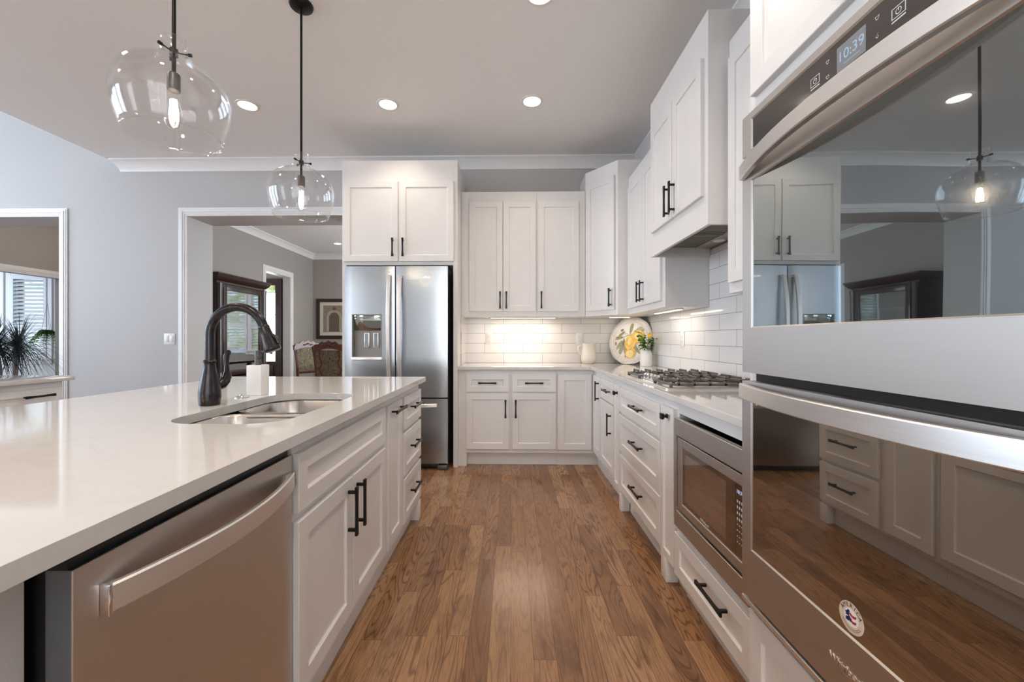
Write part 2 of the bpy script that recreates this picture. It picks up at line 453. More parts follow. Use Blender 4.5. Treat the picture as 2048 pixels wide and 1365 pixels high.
def square_knob(fr, parent, u, z, v0=.02):
    m = MB(fr)
    def sq(w, v): return [(u - w, v, z - w), (u + w, v, z - w), (u + w, v, z + w), (u - w, v, z + w)]
    m.loft([sq(.011, v0), sq(.006, v0 + .008), sq(.006, v0 + .014), sq(.013, v0 + .020), sq(.014, v0 + .030), sq(.0125, v0 + .032)])
    return m.build('knob', 'black_metal', parent, 'black square knob')
def carcass(fr, parent, u0, u1, depth, z0, z1, toe=None, toe_v=-.06, name='carcass'):
    m = MB(fr); m.box(u0, u1, -depth, 0, z0, z1, .0012, 1)
    if toe is not None: m.box(u0, u1, -depth, toe_v, 0, z0)
    return m.build(name, 'cabinet_paint', parent)

CT = .914; CB = .884          # counter top, underside
YB = 4.29; XR = 1.355; ZC = 3.065
S = dict(kind='structure')
# ------------------------------------------------------------------ the setting
MB().box(-10.2, 1.5, -3.6, 11.0, -.05, 0).build('floor', 'floor', **S)
MB().box(-4.25, 1.5, -3.5, YB + .08, ZC, ZC + .12).build('ceiling', 'ceiling_paint', **S)
MB().box(-9.4, -4.25, -3.5, YB + .08, 5.2, 5.3).build('ceiling', 'ceiling_paint', **S)
MB().box(-4.33, -4.25, -3.5, YB, ZC + .12, 5.2).build('wall_family_bulkhead', 'wall_paint', **S)
# back wall with two wide cased openings
T0, T1 = YB, 4.66; OP1 = (-3.455, -1.70); OP2 = (-6.60, -4.84); OT = 2.475
m = MB()
m.box(-9.4, OP2[0], T0, T1, 0, 5.2); m.box(OP2[1], OP1[0], T0, T1, 0, 5.2); m.box(OP1[1], 1.5, T0, T1, 0, 5.2)
m.box(OP2[0], OP2[1], T0, T1, OT, 5.2); m.box(OP1[0], OP1[1], T0, T1, OT, 5.2)
m.build('wall_back', 'wall_paint', **S)
MB().box(XR, 1.5, -3.5, YB, 0, ZC).build('wall_right', 'wall_paint', **S)
# rear wall (behind the camera) with three windows
m = MB(); xs = [-9.4, -5.95, -4.65, -1.5, -.2, .0, 1.2, 1.5]
for a, b in ((0, 1), (2, 3), (4, 5), (6, 7)): m.box(xs[a], xs[b], -3.6, -3.5, 0, 5.2 if a in (0, 2) else ZC)
for a, b in ((1, 2), (3, 4), (5, 6)):
    m.box(xs[a], xs[b], -3.6, -3.5, 0, .5); m.box(xs[a], xs[b], -3.6, -3.5, 2.88, 5.2 if a == 1 else ZC)
m.build('wall_rear', 'wall_paint', **S)
# left family room wall with three tall windows
m = MB(); ys = [-3.5, -2.4, -.8, -.2, 1.4, 2.0, 3.6, T0]
for a, b in ((0, 1), (2, 3), (4, 5), (6, 7)): m.box(-9.5, -9.4, ys[a], ys[b], 0, 5.2)
for a, b in ((1, 2), (3, 4), (5, 6)):
    m.box(-9.5, -9.4, ys[a], ys[b], 0, .7); m.box(-9.5, -9.4, ys[a], ys[b], 4.1, 5.2)
m.build('wall_left', 'wall_paint', **S)
wn = [0]
def window(fr, u0, u1, z0, z1, cols=2, rows=3, view='rear_view', casing=True, shutter=False):
    wn[0] += 1
    w = thing('window_%d' % wn[0], None, None, fr((u0 + u1) / 2, 0, z0)); tag(w, kind='structure')
    m = MB(fr)
    for a, b, c, d in ((u0, u0 + .045, z0, z1), (u1 - .045, u1, z0, z1), (u0 + .045, u1 - .045, z0, z0 + .05), (u0 + .045, u1 - .045, z1 - .05, z1)): m.box(a, b, -.07, -.01, c, d)
    for k in range(1, cols): x = u0 + (u1 - u0) * k / cols; m.box(x - .01, x + .01, -.06, -.03, z0 + .05, z1 - .05)
    for k in range(1, rows): z = z0 + (z1 - z0) * k / rows; m.box(u0 + .045, u1 - .045, -.06, -.03, z - .01, z + .01)
    m.build('window_frame', 'trim_paint', w)
    if view: MB(fr).box(u0 + .02, u1 - .02, -.085, -.075, z0 + .02, z1 - .02).build('window_pane', view, w)
    if casing:
        m = MB(fr); c = .09
        for a, b, e, d in ((u0 - c, u0, z0 - c, z1 + c), (u1, u1 + c, z0 - c, z1 + c), (u0, u1, z1, z1 + c), (u0, u1, z0 - c, z0)): m.box(a, b, 0.0, .02, e, d, .003, 1)
        m.box(u0 - c - .02, u1 + c + .02, 0, .05, z0 - .02, z0 + .01, .004, 1)
        m.build('window_casing', 'trim_paint', w)
    if shutter:
        m = MB(fr); zm = z0 + (z1 - z0) * .37
        for a, b in ((z0, zm), (zm + .01, z1)):
            m.box(u0, u0 + .05, .0, .028, a, b); m.box(u1 - .05, u1, .0, .028, a, b)
            m.box(u0 + .05, u1 - .05, .0, .028, a, a + .05); m.box(u0 + .05, u1 - .05, .0, .028, b - .05, b)
            n = int((b - a - .1) / .062)
            for k in range(n):
                zc = a + .05 + (k + .5) * (b - a - .1) / n
                h, d = .017, .024
                m.loft([[(uu, .014 - d, zc + h), (uu, .014 - d + .004, zc + h + .005), (uu, .014 + d, zc - h), (uu, .014 + d - .004, zc - h - .005)] for uu in (u0 + .051, u1 - .051)])
        m.build('shutter', 'shutter_white', w)
    return w
for a in (1, 3, 5): window(F(0, -3.5, (1, 0), (0, 1)), xs[a], xs[a + 1], .5, 2.88)
for a in (1, 3, 5): window(F(-9.4, 0, (0, 1), (1, 0)), ys[a], ys[a + 1], .7, 4.1, 2, 4)
# crown moulding
CR = [(0, 0), (.012, 0), (.018, .018), (.030, .040), (.052, .072), (.072, .090), (.082, .096), (.090, .100), (.090, .114), (0, .114)]
def crown(name, p0, p1, n, ext0=0, ext1=0, h=ZC, sc_=1.0):
    """wall line p0->p1 (x,y), n = into the room; ext mitres each end by the projection"""
    d = (Vector(p1) - Vector(p0)).normalized(); m = MB()
    loops = [[], []]
    for q, z in CR:
        for k, (p, e, sg) in enumerate(((p0, ext0, 1), (p1, ext1, -1))):
            w = Vector(p) + Vector(n) * q * sc_ + d * sg * e * q * sc_
            loops[k].append((w.x, w.y, h - .115 + z))
    m.loft(loops); return m.build(name, 'trim_paint', angle=20, **S)
crown('trim_1', (-4.16, YB), (XR, YB), (0, -1), -.72, 1)
crown('trim_2', (XR, -3.5), (XR, YB), (-1, 0), 0, 1)
# door casings (stepped profile) around the two openings
def casing(name, x0, x1, y, top, sgn=-1, fr=None, c=.09):
    fr = fr or f_back(y); m = MB(fr)
    for off, t, w in ((0, .012, c), (.012, .017, c - .03), (.03, .023, .022)):
        a = c - off; w2 = w
        m.box(x0 - a, x0 - a + w2, 0, t, 0, top + a, .002, 1); m.box(x1 + a - w2, x1 + a, 0, t, 0, top + a, .002, 1)
        m.box(x0 - a + w2, x1 + a - w2, 0, t, top + a - w2, top + a, .002, 1)
    return m.build(name, 'trim_paint', **S)
casing('door_1', OP1[0], OP1[1], YB, OT); casing('door_2', OP2[0], OP2[1], YB, OT)
m = MB(f_back(YB)); m.box(OP2[1] + .09, OP1[0] - .09, 0, .015, 0, .13, .003, 1); m.build('baseboard_back', 'trim_paint', **S)
# ---- dining room beyond the middle opening
DX, DY = -4.46, 9.1
MB().box(-4.61, .2, T1, DY + .1, ZC, ZC + .1).build('ceiling', 'ceiling_paint', **S)
m = MB(); o0, o1, ot = 7.33, 8.17, 2.42
m.box(DX - .15, DX, T1, o0, 0, ZC); m.box(DX - .15, DX, o1, DY + .1, 0, ZC); m.box(DX - .15, DX, o0, o1, ot, ZC)
m.build('wall_dining_left', 'dining_wall_paint', **S)
m = MB(); wx0, wx1 = -2.85, -1.35
m.box(DX, wx0, DY, DY + .1, 0, ZC); m.box(wx1, .2, DY, DY + .1, 0, ZC); m.box(wx0, wx1, DY, DY + .1, 0, .85); m.box(wx0, wx1, DY, DY + .1, 2.45, ZC)
m.build('wall_dining_back', 'dining_wall_paint', **S)
MB().box(.1, .2, T1, DY, 0, ZC).build('wall_dining_right', 'dining_wall_paint', **S)
crown('trim_3', (DX, T1), (DX, DY), (1, 0), 0, 1); crown('trim_4', (DX, DY), (.1, DY), (0, -1), 1, 1)
casing('door_3', o0, o1, 0, ot, fr=f_left(DX))
MB(f_left(DX)).box(o0 - .0, o0 + .012, -.15, .0, 0, ot).box(o1 - .012, o1, -.15, 0, 0, ot).box(o0 + .012, o1 - .012, -.15, 0, ot - .012, ot).build('trim_5', 'trim_paint', **S)
window(f_back(DY), wx0, (wx0 + wx1) / 2 - .03, .9, 2.4, 1, 2, 'window_view', True, True)
window(f_back(DY), (wx0 + wx1) / 2 + .03, wx1, .9, 2.4, 1, 2, 'window_view', False, True)
# ---- foyer with the front door, seen through the dining room's side opening
MB().box(-8.5, -4.61, 10.5, 10.6, 0, ZC).build('wall_foyer_back', 'dining_wall_paint', **S)
MB().box(-8.6, -8.5, 6.95, 10.6, 0, ZC).build('wall_foyer_left', 'dining_wall_paint', **S)
MB().box(-8.6, DX, 7.0, 10.6, ZC, ZC + .1).build('ceiling', 'ceiling_paint', **S)
crown('trim_6', (-8.5, 10.5), (-4.61, 10.5), (0, -1))
fd = thing('door_4', None, None, (-6.2, 10.49, 0)); tag(fd, kind='structure')
f10 = f_back(10.49); m = MB(f10)
m.box(-7.0, -6.42, 0, .06, 0, 2.72); m.box(-6.09, -5.93, 0, .07, 0, 2.72); m.box(-6.42, -6.09, 0, .06, 2.55, 2.72); m.box(-6.42, -6.09, 0, .06, 0, .58)
m.build('door_frame', 'dark_walnut', fd)
MB(f10).box(-6.38, -6.13, .06, .075, .12, .48, .006).build('door_panel', 'dark_walnut', fd)
MB(f10).box(-6.42, -6.09, .005, .02, .58, 2.35).build('frosted_pane', 'frosted_view', fd)
MB(f10).box(-6.42, -6.09, .005, .02, 2.35, 2.55).build('top_pane', 'window_view_soft', fd)
MB(f10).box(-6.42, -6.09, .02, .035, 1.78, 1.80).box(-6.42, -6.09, .02, .035, 1.12, 1.14).build('glazing_bar', 'dark_walnut', fd)
# ---- left hall and sun room beyond the left opening
m = MB(); so1 = 6.24
m.box(-7.12, -7.0, T1, so1, 2.10, ZC); m.box(-7.12, -7.0, so1, 6.9, 0, ZC)
m.build('wall_hall_left', 'dining_wall_paint', **S)
MB().box(-10.1, -4.61, T1, 7.0, ZC, ZC + .1).build('ceiling', 'ceiling_paint', **S)
MB().box(-7.0, -4.61, 6.9, 7.0, 0, ZC).build('wall_hall_back', 'dining_wall_paint', **S)
m = MB(); fh = f_left(-7.0)
m = MB(fh)
for off, t, w in ((0, .012, .10), (.012, .018, .065), (.03, .024, .022)):
    a = .10 - off
    m.box(T1, so1 + a, 0, t, 2.10 + a - w, 2.10 + a); m.box(so1 + a - w, so1 + a, 0, t, 0, 2.10 + a - w)
m.build('door_5', 'trim_paint', **S)
m = MB(); sx = [-8.63, -8.0]; s2 = [-9.45, -8.85]
m.box(-10.1, s2[0], 6.9, 7.0, 0, ZC); m.box(s2[1], sx[0], 6.9, 7.0, 0, ZC); m.box(sx[1], -7.12, 6.9, 7.0, 0, ZC)
for a, b in (sx, s2): m.box(a, b, 6.9, 7.0, 0, .82); m.box(a, b, 6.9, 7.0, 2.25, ZC)
m.build('wall_sunroom_back', 'trim_paint', **S)
MB().box(-10.2, -10.1, T1, 7.0, 0, ZC).build('wall_sunroom_left', 'trim_paint', **S)
window(f_back(6.9), sx[0], sx[1], .82, 2.25, 1, 2, 'sun_view', True, True)
window(f_back(6.9), s2[0], s2[1], .82, 2.25, 1, 2, 'sun_view', True, True)

# ------------------------------------------------------------------ fridge surround
FY = 3.68
fs = thing('fridge_cabinet', 'tall white cabinet surround over and around the steel refrigerator', 'cabinet', (-1.03, 3.98, 0))
MB().box(-1.535, -1.495, FY, YB - .004, 0, 2.785, .0015, 1).build('side_panel', 'cabinet_paint', fs)
MB().box(-.523, -.483, FY, YB - .004, 0, 2.785, .0015, 1).build('side_panel', 'cabinet_paint', fs)
ff = f_back(FY)
MB(ff).box(-1.495, -.523, -.55, 0, 1.835, 2.785, .0012, 1).build('carcass', 'cabinet_paint', fs)
d = shaker(ff, fs, -1.515, -1.022, 1.866, 2.592); bar_handle(ff, d, -1.065, 1.99, True)
d = shaker(ff, fs, -1.008, -.517, 1.866, 2.592); bar_handle(ff, d, -.972, 1.99, True)
# ------------------------------------------------------------------ refrigerator
fg = thing('refrigerator', 'stainless steel french door refrigerator with water dispenser in white surround', 'refrigerator', (-1.02, 3.95, 0))
fr = f_back(3.60)
MB(fr).box(-1.48, -.562, -.66, -.066, .03, 1.80, .004).build('cabinet_body', 'dark_steel_side', fg)
def bulge(u, u0, u1, b): t = (u - u0) / (u1 - u0); return b * (1 - (2 * t - 1) ** 4) - b
def curved_prism(m, a, b, z0, z1, U0, U1, b_=.009, back=-.06, n=10):
    pts = [(a + (b - a) * k / n, bulge(a + (b - a) * k / n, U0, U1, b_)) for k in range(n + 1)]
    m.prism(pts + [(b, back), (a, back)], 'z', z0, z1)
zt, zs = 1.812, .645
# left door with the dispenser cavity
L0, L1, c0, c1, g0, g1 = -1.482, -1.034, -1.415, -1.147, .975, 1.385
m = MB(fr)
curved_prism(m, L0, c0, zs, zt, L0, L1); curved_prism(m, c1, L1, zs, zt, L0, L1)
curved_prism(m, c0, c1, g1, zt, L0, L1, n=4); curved_prism(m, c0, c1, zs, g0, L0, L1, n=4)
m.box(c0, c1, -.075, -.06, g0, g1)
dl = m.build('door', 'steel_fridge', fg, angle=20)
dsp = MB(fr)
dsp.box(c0, c0 + .006, -.058, .002, g0, g1).box(c1 - .006, c1, -.058, .002, g0, g1).box(c0 + .006, c1 - .006, -.058, .002, g1 - .006, g1)
dp = dsp.build('dispenser', 'dispenser_grey', dl)
m = MB(fr); loops = []
for k in range(9):
    z = g1 - .012 - k * .0165; tt = k / 8; vv = .004 - .042 * (tt ** 1.8)
    loops.append([(c0 + .006 + (c1 - c0 - .012) * i / 12, vv - .02 * (abs(i / 6 - 1) ** 3) + .004, z) for i in range(13)])
m.loft(loops, closed=False); m.build('control_panel', 'dispenser_glass', dp, angle=60)
m = MB(fr); n = 10
m.loft([[(c0 + .006 + (c1 - c0 - .012) * i / n, -.05 + .0 - .0 * i, z) for i in range(n + 1)] for z in (g0 + .03, g1 - .14)], closed=False)
m.build('cavity_back', 'dispenser_grey', dp)
for k, (a, b) in enumerate(((-1.318, -1.272), (-1.236, -1.190))):
    pd = MB(fr).box(a, b, -.05, -.036, 1.085, 1.22, .003).build('paddle', 'steel_handle', dp)
    MB(fr).box(a + .007, b - .007, -.036, -.034, 1.09, 1.213).build('paddle_inset', 'dark_steel_side', pd)
m = MB(fr)
for qx, qz in ((-1.295, 1.132), (-1.303, 1.117), (-1.287, 1.117), (-1.303, 1.102)):
    m.lathe([(.0085, 0), (.0085, .002), (.0055, .002), (.0055, 0)], (0, 0, 0), 12)
    for v in m.bm.verts[-48:]:
        x, y, z = v.co; v.co = Vector((qx + x, -.034 + z, qz + y))
m.build('drop_symbol', 'chrome', dp)
MB(fr).box(c0 - .002, c1 + .002, -.05, .012, g0 - .004, g0 + .03, .004).build('drip_tray', 'steel_handle', dp)
m = MB(fr); curved_prism(m, -1.024, -.562, zs, zt, -1.024, -.562); dr = m.build('door', 'steel_fridge', fg, angle=20)
m = MB(fr); curved_prism(m, -1.482, -.562, .058, zs - .012, -1.482, -.562); dw = m.build('freezer_drawer', 'steel_fridge', fg, angle=20)
MB(fr).box(-1.478, -.566, -.064, -.02, zs - .011, zs - .001).build('door_gasket', 'black_gap', fg)
MB(fr).box(-1.034, -1.024, -.064, -.03, zs, zt).build('center_gasket', 'black_gap', fg)
def bow_handle(fr_, parent, a, b, c0_, half, rise, vert, v0=0, t=.012, foot=.012, mat='steel_handle', n=28, power=2.0, name='handle', edge=.004):
    """flat bar bowed away from the door between a and b"""
    m = MB(fr_); loops = []
    for k in range(n + 1):
        s_ = a + (b - a) * k / n; q = 2 * k / n - 1
        v = v0 + foot + rise * (1 - abs(q) ** power)
        cs = [(-half, v - t), (half, v - t), (half, v - edge), (half - edge, v), (-half + edge, v), (-half, v - edge)]
        loops.append([((c0_ + h, vv, s_) if vert else (s_, vv, c0_ + h)) for h, vv in cs])
    m.loft(loops)
    for e in (a, b):
        w = .02 if e == a else -.02
        if vert: m.box(c0_ - half * .8, c0_ + half * .8, v0 - .012, v0 + foot - t * .4, min(e, e + w), max(e, e + w))
        else: m.box(min(e, e + w), max(e, e + w), v0 - .012, v0 + foot - t * .4, c0_ - half * .8, c0_ + half * .8)
    return m.build(name, mat, parent, angle=30)
bow_handle(fr, dl, .80, 1.73, -1.077, .0165, .042, True, -.003, .014, .03)
bow_handle(fr, dr, .80, 1.73, -.981, .0165, .042, True, -.003, .014, .03)
bow_handle(fr, dw, -1.44, -.655, .577, .0165, .04, False, -.006, .014, .03)
text_part('maker_badge', 'Whirlpool', .024, 'chrome', dr, fr, -.735, -.0008, 1.716)
m = MB(fr); m.box(-1.46, -.58, -.6, -.05, 0.004, .056, .003); m.build('base_grille', 'black_plastic', fg)
m = MB(fr); m.box(-.655, -.562, -.06, -.001, .0, .045, .012); m.build('front_foot', 'dark_pewter', fg)

# ------------------------------------------------------------------ back base cabinets
fb = f_back(3.73)
bc = thing('base_cabinet', 'white base cabinet with two drawers over two doors, right of the refrigerator', 'cabinet', (0, 4.0, 0))
m = MB(fb); m.box(-.483, .418, -.54, 0, .122, CB, .0012, 1); m.box(-.405, .418, -.54, -.062, 0, .122); m.box(-.483, -.405, -.54, 0, 0, .122)
m.build('carcass', 'cabinet_paint', bc)
for a, b in ((-.41, -.018), (.011, .407)):
    d = shaker(fb, bc, a, b, .682, .843, 'drawer', rail=.05); bar_handle(fb, d, (a + b) / 2, .765, False)
    d = shaker(fb, bc, a, b, .159, .668); bar_handle(fb, d, (b - .032) if a < -.1 else (a + .032), .532, True)
# corner base cabinet: a door on the back run and a door on the right run
cb = thing('corner_base_cabinet', 'white corner base cabinet with one door on each run', 'cabinet', (1.0, 3.9, 0))
FX = .76; fx = f_right(FX)
m = MB(); m.box(.419, XR - .005, 3.73, YB - .02, .122, CB); m.box(FX, XR - .005, 3.41, 3.73, .122, CB); m.box(.419, XR - .01, 3.79, YB - .02, 0, .122); m.box(.80, XR - .01, 3.41, 3.79, 0, .122)
m.build('carcass', 'cabinet_paint', cb)
shaker(fb, cb, .427, .733, .157, .843)
d = shaker(fx, cb, 3.417, 3.70, .157, .843); bar_handle(fx, d, 3.452, .725, True)
c2 = thing('base_cabinet', 'narrow white base cabinet with one drawer over one door, by the corner', 'cabinet', (1.05, 3.17, 0))
carcass(fx, c2, 2.952, 3.409, .585, .115, CB, True, -.045)
d = shaker(fx, c2, 2.962, 3.395, .685, .843, 'drawer', rail=.05); bar_handle(fx, d, 3.13, .768, False)
d = shaker(fx, c2, 2.962, 3.395, .159, .672); bar_handle(fx, d, 3.03, .53, True)
p1 = thing('pull_out_cabinet', 'slim white pull-out cabinet with square black knob, on the corner side of the drawer stack', 'cabinet', (1.05, 2.88, 0))
carcass(fx, p1, 2.812, 2.951, .585, .115, CB, True, -.045)
d = shaker(fx, p1, 2.818, 2.945, .125, .843, 'pull_out_front', rail=.03); square_knob(fx, d, 2.85, .79)
ds = thing('drawer_cabinet', 'white three-drawer base cabinet under the gas cooktop', 'cabinet', (1.05, 2.42, 0))
carcass(fx, ds, 2.038, 2.811, .585, .115, CB, True, -.045)
for a, b in ((.672, .837), (.409, .651), (.140, .379)):
    d = shaker(fx, ds, 2.044, 2.803, a, b, 'drawer', rail=.052); bar_handle(fx, d, 2.385, {.672: .762, .409: .545, .140: .275}[a], False, .185)
MB(fx).box(2.765, 2.811, -.04, .018, 0, .116, .002).build('leg', 'cabinet_paint', ds)
p2 = thing('pull_out_cabinet', 'slim white pull-out cabinet with square black knob, between drawer stack and microwave', 'cabinet', (1.05, 1.95, 0))
carcass(fx, p2, 1.869, 2.037, .585, .115, CB, True, -.045)
d = shaker(fx, p2, 1.875, 2.031, .120, .843, 'pull_out_front', rail=.035); square_knob(fx, d, 1.945, .80)
MB(fx).box(1.962, 2.031, -.04, .018, 0, .116, .002).build('leg', 'cabinet_paint', p2)
mc = thing('microwave_cabinet', 'white base cabinet housing the microwave above one deep drawer', 'cabinet', (1.05, 1.56, 0))
m = MB(fx); m.box(1.262, 1.868, -.585, 0, .83, CB); m.box(1.262, 1.868, -.585, 0, .10, .325); m.box(1.262, 1.868, -.585, -.04, 0, .10)
m.box(1.85, 1.868, -.585, 0, .325, .83); m.box(1.262, 1.28, -.585, 0, .325, .83); m.box(1.28, 1.85, -.585, -.56, .325, .83)
m.build('carcass', 'cabinet_paint', mc)
d = shaker(fx, mc, 1.268, 1.862, .105, .295, 'drawer', rail=.055); bar_handle(fx, d, 1.485, .232, False, .19)
# built-in microwave
mw = thing('microwave', 'built-in stainless microwave with dark window under the right counter', 'microwave', (.9, 1.56, .335))
fm = f_right(.758)
MB(fm).box(1.30, 1.83, -.40, -.005, .345, .80).build('oven_body', 'black_plastic', mw)
m = MB(fm); a, b, c, e = 1.272, 1.842, .335, .815; i0, i1, j0, j1 = 1.292, 1.822, .408, .740
for q in ((a, i0, c, e), (i1, b, c, e), (i0, i1, c, j0), (i0, i1, j1, e)): m.box(q[0], q[1], .002, .026, q[2], q[3], .0015, 1)
m.build('trim_frame', 'steel_oven', mw)
m = MB(fm); i0, i1, j0, j1 = 1.298, 1.814, .416, .732; k0, k1, l0, l1 = 1.308, 1.772, .452, .696
for q in ((i0, k0, j0, j1), (k1, i1, j0, j1), (k0, k1, j0, l0), (k0, k1, l1, j1)): m.box(q[0], q[1], .0, .022, q[2], q[3], .0015, 1)
md = m.build('door', 'steel_oven', mw)
MB(fm).box(1.356, k1, .010, .018, l0, l1).build('door_glass', 'microwave_glass', md)
MB(fm).box(1.415, 1.745, .0181, .0186, l0 + .022, l1 - .02).build('inner_window', 'microwave_window', md)
cp = MB(fm).box(k0, 1.3545, .010, .018, l0, l1).build('control_panel', 'microwave_glass', mw)
m = MB(fm)
for r_ in range(9):
    for cc in range(3):
        z = .655 - r_ * .019; y = 1.345 - cc * .0125
        if r_ in (0,): continue
        m.box(y - .003, y + .003, .0181, .0184, z - (.0045 if r_ < 5 else .0015), z + (.0045 if r_ < 5 else .0015))
m.build('button_print', 'icon_print', cp)
text_part('panel_print', '10:39', .018, 'display_digits', cp, fm, 1.330, .0181, .668, -1)
text_part('maker_badge', 'Whirlpool', .016, 'icon_print', md, fm, 1.57, .0186, .462, -1)

# ------------------------------------------------------------------ oven tower
FT = .732; ft = f_right(FT); TY0, TY1 = .452, 1.260
tw = thing('oven_tower_cabinet', 'tall white tower cabinet that holds the double wall oven', 'cabinet', (1.05, .856, 0))
m = MB(ft); m.box(TY0, TY1, -.615, 0, 1.835, 2.77); m.box(TY0, TY1, -.615, 0, .10, .388); m.box(TY0, TY1, -.615, -.068, 0, .10)
m.box(TY1 - .03, TY1, -.615, 0, .388, 1.835); m.box(TY0, TY0 + .03, -.615, 0, .388, 1.835); m.box(TY0 + .03, TY1 - .03, -.615, -.6, .388, 1.835)
m.build('carcass', 'cabinet_paint', tw)
d = shaker(ft, tw, .86, 1.228, 1.888, 2.66); bar_handle(ft, d, .893, 2.0, True)
d = shaker(ft, tw, .484, .852, 1.888, 2.66); bar_handle(ft, d, .82, 2.0, True)
d = shaker(ft, tw, .484, 1.232, .112, .362, 'drawer', rail=.06)
ov = thing('double_wall_oven', 'stainless double wall oven with black mirrored glass doors', 'oven', (.9, .856, .39))
O0, O1 = .476, 1.236
MB(ft).box(O0 + .012, O1 - .012, -.55, .002, .392, 1.828).build('oven_body', 'black_plastic', ov)
def steel_door(name, z0, z1, gz0, gz1, gy0, gy1, v0, v1, glass):
    m = MB(ft); bv = .003
    for q in ((O0, gy0, z0, z1), (gy1, O1, z0, z1), (gy0, gy1, z0, gz0), (gy0, gy1, gz1, z1)): m.box(q[0], q[1], v0, v1, q[2], q[3])
    r = [(gy0, v1, gz0), (gy1, v1, gz0), (gy1, v1, gz1), (gy0, v1, gz1)]
    e = .004; r2 = [(gy0 + e, v1 - .005, gz0 + e), (gy1 - e, v1 - .005, gz0 + e), (gy1 - e, v1 - .005, gz1 - e), (gy0 + e, v1 - .005, gz1 - e)]
    m.loft([r, r2], True, False, False)
    o = m.build(name, 'steel_oven', ov, smooth=False)
    MB(ft).box(gy0 + .0005, gy1 - .0005, v0 + .004, v1 - .004, gz0 + .0005, gz1 - .0005).build('door_glass' if 'door' in name else 'panel_glass', glass, o)
    return o
V1 = FT - .695
cpn = steel_door('control_panel', 1.707, 1.825, 1.716, 1.806, .519, 1.193, .003, V1, 'panel_glass')
ud = steel_door('oven_door', 1.068, 1.692, 1.199, 1.628, .519, 1.193, .003, V1, 'oven_glass')
ld = steel_door('oven_door', .412, 1.042, .554, .985, .519, 1.193, .003, V1 + .001, 'oven_glass_low')
bow_handle(ft, ud, O0 + .006, O1 - .006, 1.660, .021, .052, False, V1, .016, .014, n=40, power=2.2, edge=.0025)
bow_handle(ft, ld, O0 + .006, O1 - .006, 1.0135, .021, .052, False, V1, .016, .014, n=40, power=2.2, edge=.0025)
MB(ft).box(O0, O1, .003, V1 + .004, .390, .404, .003).build('bottom_trim', 'steel_handle', ov)
vg = V1 - .004
disp = MB(ft).box(.815, .886, vg, vg + .0006, 1.735, 1.788).build('display', 'display', cpn)
text_part('clock_digits', '10:39', .030, 'display_digits', disp, ft, .8505, vg + .0006, 1.763, -1, .0004)
MB(ft).box(.828, .868, vg + .0006, vg + .0009, 1.7445, 1.7455).build('underline', 'display_digits', disp)
def icon(y, z):
    m = MB(ft); a = .0135; h = .010; w = .0014
    for q in ((y - a, y + a, z + h - w, z + h), (y - a, y + a, z - h, z - h + w), (y - a, y - a + w, z - h + w, z + h - w), (y + a - w, y + a, z - h + w, z + h - w), (y - a, y + a, z - h - .006, z - h - .0035)):
        m.box(q[0], q[1], vg, vg + .0005, q[2], q[3])
    loops = [[(y + r * math.cos(t), vg + .0004, z + r * math.sin(t)) for t in [2 * math.pi * k / 16 for k in range(16)]] for r in (.0060, .0046)]
    m.loft(loops, True, False, False); m.box(y - .0007, y + .0007, vg, vg + .0005, z, z + .004)
    m.build('power_symbol', 'icon_print', cpn)
icon(.747, 1.760); icon(.949, 1.760)
def small_icon(y, z, k):
    m = MB(ft); w = .005
    if k == 0:
        pts = [(-.4, -.8), (.4, -.8), (.7, 0), (1, .7), (-1, .7), (-.7, 0)]
    elif k == 1: pts = [(0, -1), (1, .2), (.6, .9), (0, .5), (-.6, .9), (-1, .2)]
    else: pts = [(-.3, -1), (.3, -.9), (.6, -.2), (.2, .2), (.5, 1), (-.1, .4), (-.6, -.2)]
    lo = [(y - p[0] * w, vg + .0004, z + p[1] * w) for p in pts]; li = [(y - p[0] * w * .72, vg + .0004, z + p[1] * w * .72) for p in pts]
    m.loft([lo, li], True, False, False); m.build('touch_symbol', 'icon_print', cpn)
small_icon(.79, 1.780, 0); small_icon(.79, 1.746, 2); small_icon(.912, 1.778, 0); small_icon(.912, 1.745, 1)
text_part('maker_badge', 'Whirlpool', .0205, 'steel_handle', ld, ft, .857, V1 + .001, .482, -1, .0016)
m = MB(ft); m.loft([[(.857 + .016 - .034 * t, V1 + .0018, .4745 - .006 * math.sin(math.pi * t) + w_) for t in [k / 10 for k in range(11)]] for w_ in (0, .0022)], closed=False); m.build('badge_swoosh', 'steel_handle', ld)
# round paper sticker on the lower oven glass
sy, sz, vs = .848, .594, V1 + .001 - .004
def disc(m, r, v, cy=sy, cz=sz, n=40, r0=0):
    lo = [(cy + r * math.cos(2 * math.pi * k / n), v, cz + r * math.sin(2 * math.pi * k / n)) for k in range(n)]
    m.poly(lo)
st = MB(ft); disc(st, .031, vs + .0003); stk = st.build('sticker', 'sticker_paper', ld, 'round tan paper sticker')
st = MB(ft); disc(st, .0178, vs + .0005, sy, sz + .0005); st.build('sticker_center', 'sticker_white', stk)
st = MB(ft)
for zo, ln in ((.007, .9), (-.0045, .9)):
    pts_t = [(sy + .003 - .017 * t * ln, vs + .0007, sz + zo + .003 - .003 * math.sin(t * 3)) for t in [k / 8 for k in range(9)]]
    st.loft([pts_t, [(p[0], p[1], p[2] - .0052) for p in pts_t]], closed=False)
st.build('flag_stripe', 'sticker_red', stk)
st = MB(ft)
for py_, pz_, q in ((.009, .005, .0055), (.004, -.004, .0055), (.010, -.006, .004), (.006, .011, .003)):
    pts_s = []
    for k in range(10):
        a_ = R(90 + 36 * k); rr_ = q * (1.25 if k % 2 == 0 else .75); pts_s.append((sy + py_ + rr_ * math.cos(a_), vs + .0008, sz + pz_ + rr_ * math.sin(a_)))
    st.poly(pts_s)
st.build('flag_star', 'sticker_blue', stk)
